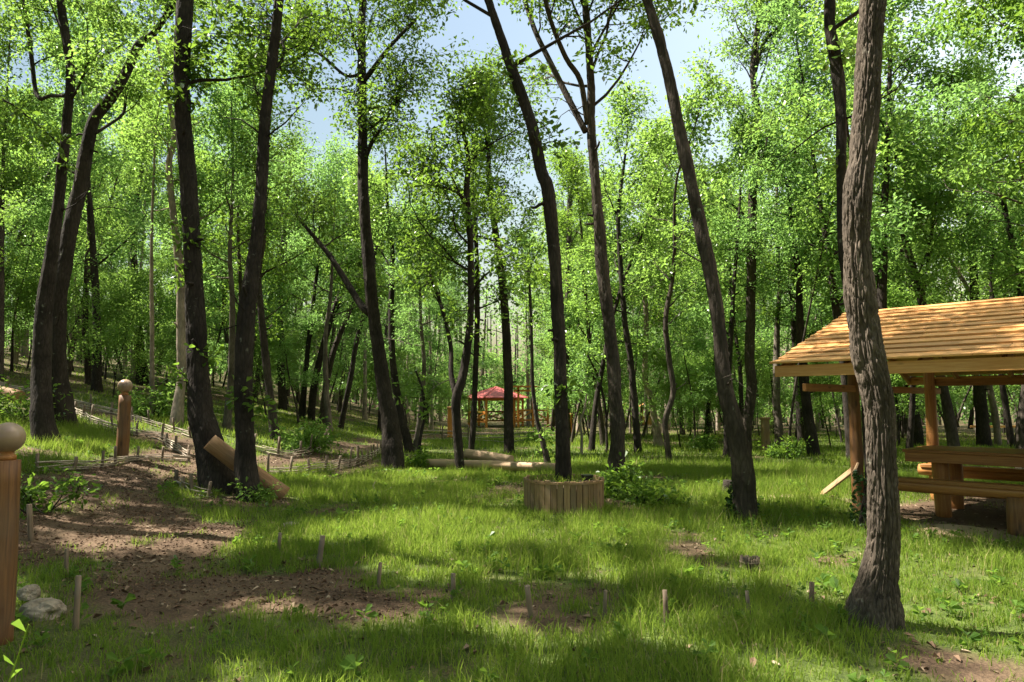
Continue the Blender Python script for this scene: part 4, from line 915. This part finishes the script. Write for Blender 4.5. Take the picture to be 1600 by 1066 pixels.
def wattle(label, line, spacing, hgt, rows, seed, rodr=0.0125, stakeh=None):
    """a low woven fence: stakes, and rods that pass in front of one and behind the next"""
    hgt = hgt * .78; g = np.random.default_rng(seed); P = np.array([gnd(px, py) for (px, py) in line]); S_ = smooth_path(P, 0.05)
    s = np.concatenate([[0], np.cumsum(np.linalg.norm(np.diff(S_[:, :2], axis=0), axis=1))]); L = s[-1]; ns = max(2, int(L / spacing) + 1)
    ss = np.clip(np.linspace(0, L, ns) + g.normal(size=ns) * .05, 0, L); fx = lambda t: np.interp(t, s, S_[:, 0]); fy = lambda t: np.interp(t, s, S_[:, 1])
    f = empty('wattle_fence', P[0], label, 'fence', 'low woven fences')
    for k, t in enumerate(ss):
        x, y = float(fx(t)), float(fy(t)); stake(0, 0, hgt * g.uniform(1.5, 2.5), g.uniform(.020, .032), f, None, 'stick', k + seed, np.array([x, y, float(hz(x, y))]), .05)
    dx = np.gradient(S_[:, 0]); dy = np.gradient(S_[:, 1]); nl = np.hypot(dx, dy)
    for r_ in range(rows):
        t0 = -g.uniform(0, .8)
        while t0 < L - .2:
            t1 = min(L + g.uniform(0, .25), t0 + g.uniform(1.3, 2.6)); t = np.linspace(max(t0, -.1), t1, max(6, int((t1 - t0) / .09)))
            ph = np.interp(t, ss, np.arange(ns)); off = .024 * np.cos(np.pi * ph + r_ * np.pi)
            tc = np.clip(t, 0, L); nxv, nyv = np.interp(tc, s, -dy / nl), np.interp(tc, s, dx / nl); x, y = fx(tc) + nxv * off, fy(tc) + nyv * off
            z = hz(x, y) + hgt * (r_ + .4) / rows * (1 + .12 * np.sin(t * 1.3 + seed)) + (vnoise(t * 1.6, r_ * 3.3 + seed, t0) - .5) * .045
            mb = MB(); rr = g.uniform(.7, 1.25) * rodr; C0 = np.array([x[0], y[0], z[0]]); tube(mb, np.stack([x, y, z], 1), np.linspace(rr, rr * .6, len(t)), 5, True)
            mb.build('rod', M['rod'], f, True, C0); t0 = t1 - .12
    return f
wattle('low woven fence at the front of the grassy bank, below the lamp post', [(56, 737), (110, 735), (155, 732), (190, 724), (235, 720), (297, 722)], .52, .17, 6, 1)
wattle('woven fence along the lower edge of the hill path, behind the lamp post', [(104, 640), (150, 662), (207, 680), (250, 688), (268, 702), (294, 716)], .62, .20, 7, 2)
wattle('woven fence along the upper edge of the hill path, left of the dark twin oaks', [(-20, 600), (50, 616), (100, 630), (180, 648), (232, 663), (298, 684)], .72, .20, 6, 3)
wattle('woven fence curving round the bright shrub at the path bend', [(396, 705), (425, 712), (452, 716), (485, 710), (505, 700), (514, 688)], .62, .26, 7, 4)
wattle('woven fence on the lawn side of the path, ending at the straight dark oak', [(418, 746), (455, 744), (490, 739), (525, 734), (560, 726), (586, 714), (602, 704)], .58, .24, 7, 5)
wattle('far low fence of pale rods in front of the gazebo', [(636, 687), (690, 688), (740, 690), (800, 691), (872, 688)], 1.5, .55, 3, 6, .022)
wattle('short piece of woven fence at the foot of the dark twin oaks', [(276, 757), (292, 768), (312, 775), (330, 778)], .30, .16, 3, 7)

# ------------------------------------------------------------------ lamp posts
def lamp(label, b, h, r, gr, mat='post', seed=0):
    t = empty('lamp_post', b, label, 'lamp'); log('post', b + np.array([0, 0, -.1]), b + np.array([0, 0, h]), r * 1.05, mat, t, 24, 0.05, r * .95, seed=seed)
    mb = MB(); tube(mb, np.array([[0, 0, 0], [0, 0, .03], [0, 0, .035], [0, 0, .06]]), [gr * .55, gr * .55, gr * .42, gr * .42], 20); o = mb.build('collar', M['pine_dark'], None); o.location = V(b + np.array([0, 0, h])); adopt(o, t)
    mb = MB(); th = np.linspace(-math.pi / 2 + .12, math.pi / 2 - .01, 20); tube(mb, np.stack([th * 0, th * 0, np.sin(th) * gr], 1), np.cos(th) * gr, 32); o = mb.build('globe', M['globe'], None); o.location = V(b + np.array([0, 0, h + .05 + gr * .95])); adopt(o, t)
b = gnd(190, 713); s = b[1] / FPX; lamp('wooden lamp post with a glass globe standing on the grassy bank', b, 94 * s, 9 * s, 10.5 * s, seed=2)
b = gnd(-9, 1004); s = b[1] / FPX; lamp('near lamp post with a glass globe, cut by the left picture edge', b, 272 * s, 22 * s, 23.5 * s, seed=7)
for (px, yb, yt, w, lab) in ((703, 683, 640, 7, 'bright orange square post standing alone left of the gazebo'), (893, 677, 650, 5, 'small orange post right of the planter oak, far off'), (1197, 707, 657, 10, 'dark brown wooden post behind the leaning oak')):
    b = gnd(px, yb); s = b[1] / FPX; t = empty('wooden_post', b, lab, 'post'); mt = 'orange' if px < 1000 else 'old_board'
    plank('shaft', b + np.array([0, 0, -.1]), b + np.array([0, 0, (yb - yt) * s]), w * s, w * s, mt, t, (0, 1, 0), .01)
    plank('cap', b + np.array([0, 0, (yb - yt) * s]), b + np.array([0, 0, (yb - yt + 4) * s]), w * s * 1.3, w * s * 1.3, 'pine' if px < 1000 else mt, t, (0, 1, 0), .02)

# ------------------------------------------------------------------ logs, stump, rocks, fallen branch
def tl(o, lab, cat): tag(o, lab, cat)
y2, y3 = gnd(346, 768)[1], gnd(390, 781)[1]
tl(log('leaning_log', atd(328, 690, y2 - .34), atd(444, 775, y3 + .42), 0.126, 'log', None, 24, .05, .140, seed=3), 'thick peeled log propped through the fork of the dark twin oaks', 'log')
a, b = gnd(668, 733), gnd(872, 741); tl(log('felled_log', a + np.array([0, 0, .14]), b + np.array([0, 0, .14]), 0.09, 'log_pale', None, 16, .07, .10, seed=5), 'long peeled log lying in the grass left of the planter, the lower of two', 'log')
a, b = gnd(727, 726), gnd(799, 733); tl(log('felled_log', a + np.array([0, .3, .24]), b + np.array([0, .3, .18]), 0.125, 'log_pale', None, 16, .06, .11, seed=8), 'shorter thicker log lying behind the long peeled one', 'log')
a, b = gnd(-12, 620), gnd(31, 630); tl(log('felled_log', a + np.array([0, 0, .14]), b + np.array([0, 0, .14]), 0.15, 'log', None, 16, .06, seed=11), 'pale log lying up the slope at the left edge', 'log')
b = gnd(1138, 771); tl(log('tree_stump', b + np.array([0, 0, -.05]), b + np.array([.02, 0, .22]), 0.12, 'bark', None, 18, .15, .105, seed=13), 'short dark stump in the grass left of the leaning oak', 'stump')
def rock(px, py, sx, sy, sz, lab, seed, dz=0):
    b = gnd(px, py); bm = bmesh.new(); bmesh.ops.create_icosphere(bm, subdivisions=4, radius=1)
    me = bpy.data.meshes.new('rock'); bm.to_mesh(me); bm.free(); n_ = len(me.vertices); co = np.zeros(n_ * 3, np.float32); me.vertices.foreach_get('co', co); c = co.reshape(-1, 3).astype(float)
    f = 1 + (fbm(c[:, 0] * 1.3 + seed, c[:, 1] * 1.3, c[:, 2] * 1.3, 4) - .5) * 1.0; c = c * f[:, None]; c[:, 2] = np.maximum(c[:, 2], -.5); c = np.round(c * 7) / 7 * .35 + c * .65
    c *= np.array([sx, sy, sz]); me.vertices.foreach_set('co', c.astype(np.float32).ravel()); me.update(); me.materials.append(M['stone'])
    o = bpy.data.objects.new('rock', me); COL.objects.link(o); o.location = V(b + np.array([0, 0, sz * .35 + dz])); tag(o, lab, 'rock')
rock(72, 962, .14, .11, .09, 'larger pale flat-topped rock right beside the near lamp post', 2); rock(44, 944, .07, .07, .06, 'small pale rock between the lamp post and the larger rock', 5, .05)
rock(456, 822, .12, .10, .04, 'low pale stone half sunk in the grass near the leaning log', 9); rock(528, 771, .09, .07, .03, 'small white stone in the sunlit grass by the fallen branch', 12)
P = np.array([gnd(572, 772) + [0, 0, .05], gnd(590, 775) + [0, 0, .06], gnd(601, 772) + [0, 0, .05], gnd(612, 771) + [0, 0, .10]]); Q = smooth_path(P, .04); mb = MB(); tube(mb, Q, np.linspace(.022, .01, len(Q)), 8)
tube(mb, np.array([Q[8], Q[8] + [-.05, .03, .10], Q[8] + [-.02, .03, .16]]), [.014, .01, .006], 6); o = mb.build('fallen_branch', M['rod'], None, True, P[0]); tag(o, 'bare crooked branch lying on the sunlit grass', 'branch')

# ------------------------------------------------------------------ gazebo and far wooden things
gb = gnd(776, 672); GY = 44.0; gb = atd(775, 668, GY); gb[2] = float(hz(gb[0], gb[1])); s = GY / FPX
gz = empty('gazebo', gb, 'orange timber gazebo with a red roof at the far end of the clearing', 'gazebo')
zE, zA, GR = 1.5 + 8 * s, 1.5 + 24 * s, 1.75; groof = part_empty('roof', np.array([gb[0], gb[1], zE]), gz); cs = [gb + np.array([math.cos(a) * GR, math.sin(a) * GR, 0]) for a in np.arange(6) * math.pi / 3 + .2]
for k in range(6):
    p, q = cs[k], cs[(k + 1) % 6]; plank('post', p + np.array([0, 0, -.1]), np.array([p[0], p[1], zE]), .14, .14, 'orange', gz, (0, 1, 0), .01)
    plank('eave_beam', np.array([*p[:2], zE - .1]), np.array([*q[:2], zE - .1]), .1, .14, 'orange', gz)
    if k != 4:
        for hh_ in (.35, .95): plank('rail', p + np.array([0, 0, hh_]), q + np.array([0, 0, hh_]), .07, .10, 'orange', gz)
        plank('brace', p + np.array([0, 0, .38]), q + np.array([0, 0, .92]), .05, .08, 'orange', gz); plank('brace', p + np.array([0, 0, .92]), q + np.array([0, 0, .38]), .045, .075, 'orange', gz)
    P_, Q_ = gb + (p - gb) * 1.22, gb + (q - gb) * 1.22; P_[2] = Q_[2] = zE - .02; ap = np.array([*gb[:2], zA]); mb = MB()
    up_ = np.array([0, 0, .05]); mb.add(np.array([P_, Q_, ap, P_ + up_, Q_ + up_, ap + up_]), [[0, 1, 4, 3]], [[0, 2, 1], [3, 4, 5]]); mb.build('roof_panel', M['red'], groof, False, gb)
    log('hip_rib', P_ + up_, ap + up_, .05, 'red', groof, 6)
# climbing frame right of the gazebo
fb = atd(833, 668, 42.0); fb[2] = float(hz(fb[0], fb[1])); fr_ = empty('timber_frame', fb, 'open orange timber frame with rails just right of the gazebo', 'frame')
for dx in (-.9, 0, .9):
    plank('post', fb + np.array([dx, 0, -.1]), fb + np.array([dx, 0, 2.45 if dx < .5 else 1.3]), .14, .14, 'orange', fr_, (0, 1, 0), .01)
for hh_ in (.45, 1.05): plank('rail', fb + np.array([-.9, -.07, hh_]), fb + np.array([.9, -.07, hh_]), .06, .1, 'orange', fr_)
plank('top_beam', fb + np.array([-1.3, 0, 2.5]), fb + np.array([.4, 0, 2.5]), .5, .1, 'orange', fr_); plank('top_beam', fb + np.array([-1.2, -.02, 2.25]), fb + np.array([.2, -.02, 2.25]), .1, .12, 'orange', fr_)
plank('brace', fb + np.array([-.85, -.13, .5]), fb + np.array([-.05, -.13, 1.0]), .05, .08, 'orange', fr_); plank('brace', fb + np.array([.05, -.13, 1.0]), fb + np.array([.85, -.13, .5]), .05, .08, 'orange', fr_)
for (px, lab) in ((982, 'tiny far-off hut with a pale roof left of the twisted trunk'), (1010, 'tiny far-off yellow hut behind the twisted trunk')):
    b = atd(px, 668, 48); b[2] = float(hz(b[0], b[1])); hu = empty('small_hut', b, lab, 'hut')
    for dx, dy in ((-.3, -.3), (.3, -.3), (-.3, .3), (.3, .3)): plank('post', b + np.array([dx, dy, -.1]), b + np.array([dx, dy, 1.3]), .08, .08, 'orange', hu, (0, 1, 0), .005)
    plank('wall', b + np.array([-.33, -.36, .3]), b + np.array([.33, -.36, .3]), .03, .55, 'pine', hu)
    for sg in (-1, 1): plank('roof', b + np.array([0, 0, 1.6]) + np.array([sg * .02, 0, 0]), b + np.array([sg * .55, 0, 1.25]), 1.0, .04, 'pine', hu, (sg * .5, 0, 1))
b = atd(1575, 692, 30); b[2] = float(hz(b[0], b[1])); rl = empty('far_rail', b, 'low yellow rail far behind the shelter at the right', 'rail')
plank('bar', b + np.array([-1.6, 0, .5]), b + np.array([2.6, 0, .5]), .06, .09, 'pine', rl)
for dx in (-1.2, .6, 2.3): plank('post', b + np.array([dx, .08, -.05]), b + np.array([dx, .08, .52]), .08, .08, 'orange', rl, (0, 1, 0), .005)

# ------------------------------------------------------------------ shrubs and small plants
def shrub(name, px, py, w, h, label, leaf, seed, size=.09, cnt=90, m=8, cat='shrub', pos=None):
    g = np.random.default_rng(seed); b = gnd(px, py) if pos is None else np.array([*pos, float(hz(*pos))]); t = empty(name, b, label, cat); wd = MB(); C = []
    for k in range(max(5, cnt // 9)):
        a = g.uniform(0, 6.28); d = np.array([math.cos(a) * w * .5, math.sin(a) * w * .5, h * g.uniform(.6, 1)]); P = branch_path(b + g.normal(size=3) * np.array([w * .1, w * .1, 0]), d, np.linalg.norm(d) * g.uniform(.7, 1.05), 5, g, -.1, .2)
        tube(wd, P, np.linspace(.010, .003, len(P)), 5, False); tt = g.uniform(.35, 1, 9); base = np.stack([np.interp(tt * 5, np.arange(6), P[:, q]) for q in range(3)], 1); c = base + g.normal(size=(9, 3)) * w * .08; C.append(c); many_sticks(wd, base, c, .003, .0015)
    C = np.vstack(C); C[:, 2] = np.maximum(C[:, 2], hz(C[:, 0], C[:, 1]) + .05)
    wd.build('stems', M['bark'], t, True, b); lv = MB(); leaf_clusters(lv, C, m, size, size * 1.5, 'hex', g); lv.build('foliage', M[leaf], t, False, b)
shrub('leafy_shrub', 990, 774, 1.1, .42, 'leafy green shrub at the foot of the sunlit oak, right of the planter', 'leaf_oak', 1, .10, 120)
shrub('leafy_shrub', 1018, 788, .9, .32, 'low spreading dark shrub in front of the taller one by the planter', 'leaf_oak', 2, .09, 90)
shrub('leafy_shrub', 478, 706, 1.2, .75, 'bright sunlit shrub inside the fence bend', 'leaf_bright', 3, .12, 120)
shrub('leafy_shrub', 240, 652, 1.6, .75, 'green shrub on the slope between lamp post and pale trunk', 'leaf_bright', 4, .12, 110)
shrub('leafy_shrub', 655, 732, .5, .4, 'small bush at the foot of the thin forked sapling', 'leaf_oak', 5, .09, 60)
shrub('leafy_shrub', 1110, 705, .9, .5, 'small sunlit shrub beyond the stump', 'leaf_bright', 6, .11, 70)
shrub('leafy_shrub', 405, 782, .5, .32, 'low weedy plant by the lower end of the leaning log', 'leaf_bright', 7, .07, 50)
shrub('leafy_shrub', 62, 800, .8, .45, 'dark weedy bush in shade behind the near lamp post', 'leaf_oak', 8, .08, 70)
shrub('leafy_shrub', 1225, 716, .9, .5, 'shaded shrub beside the brown wooden post', 'leaf_oak', 9, .11, 70)
shrub('leafy_shrub', 845, 690, .8, .6, 'small leafy bush left of the planter oak by the far fence', 'leaf_bright', 10, .11, 60)
shrub('leafy_shrub', 22, 660, 1.4, .8, 'dark bush at the left edge beside the crooked oak', 'leaf_oak', 12, .1, 90)
# weeds with a few narrow leaves right by the viewer, at the left edge
g = np.random.default_rng(4); b = np.array([-1.40, 1.55, float(hz(-1.40, 1.55))]); t = empty('tall_weed', b, 'yellow-green weed stems poking in at the left edge before the lamp post', 'weed'); wd, lv = MB(), MB()
for k in range(11):
    P = branch_path(b + g.normal(size=3) * np.array([.05, .08, 0]), np.array([g.uniform(-.02, .16), g.uniform(-.1, .15), 1.0]), g.uniform(.9, 1.35), 8, g, 0, .06); tube(wd, P, np.linspace(.004, .0012, 9), 5, False)
    tt = g.uniform(.35, 1, 9); base = np.stack([np.interp(tt * 8, np.arange(9), P[:, q]) for q in range(3)], 1); D = g.normal(size=(9, 3)) * np.array([1, 1, .4]) + np.array([0, 0, .6]); add_leaves(lv, base, D, .065, 'hex', g, up=.2, width=.15)
wd.build('stems', M['grass'], t, True, b); lv.build('leaves', M['leaf_oak'], t, False, b)
# thin bare sapling, forked sapling
def thin(label, px, pts, mat, leaf, seed, cnt):
    traced_tree('sapling', label, pts, pts and 0.1, 0, 0, 1, mat=mat, n=8, step=.1, seed=seed, amp=.002, k=20, root=.2, flare=.2, leaf=leaf, sprouts=cnt)
thin('pale leafless sapling standing in the sunlit grass', 0, [(908, 712, 4), (909, 680, 4), (907, 660, 3.5), (913, 640, 3), (917, 615, 2)], 'bark_pale', 'leaf_oak', 5, ())
thin('thin sapling with one long stem curving left of the sunlit oak', 0, [(949, 708, 4), (948, 680, 4), (946, 640, 4), (935, 590, 3.5), (918, 555, 3)], 'bark', 'leaf_bright', 6, [(925, 570, 20, 10)])
thin('thin forked sapling between the straight dark oak and the small forked oak', 0, [(655, 728, 6), (656, 690, 5), (663, 650, 4.5), (660, 610, 4), (648, 575, 3)], 'bark', 'leaf_bright', 7, [(650, 600, 26, 16), (668, 640, 20, 8)])
thin('slim curved sapling with leaf tufts between gazebo and planter oak', 0, [(858, 727, 9), (848, 690, 8), (838, 650, 7), (832, 600, 6), (831, 540, 5), (829, 480, 4.5), (826, 420, 4)], 'bark_mid', 'leaf_bright', 8, [(850, 685, 20, 10), (826, 430, 34, 26), (835, 500, 24, 12), (815, 380, 36, 26)])
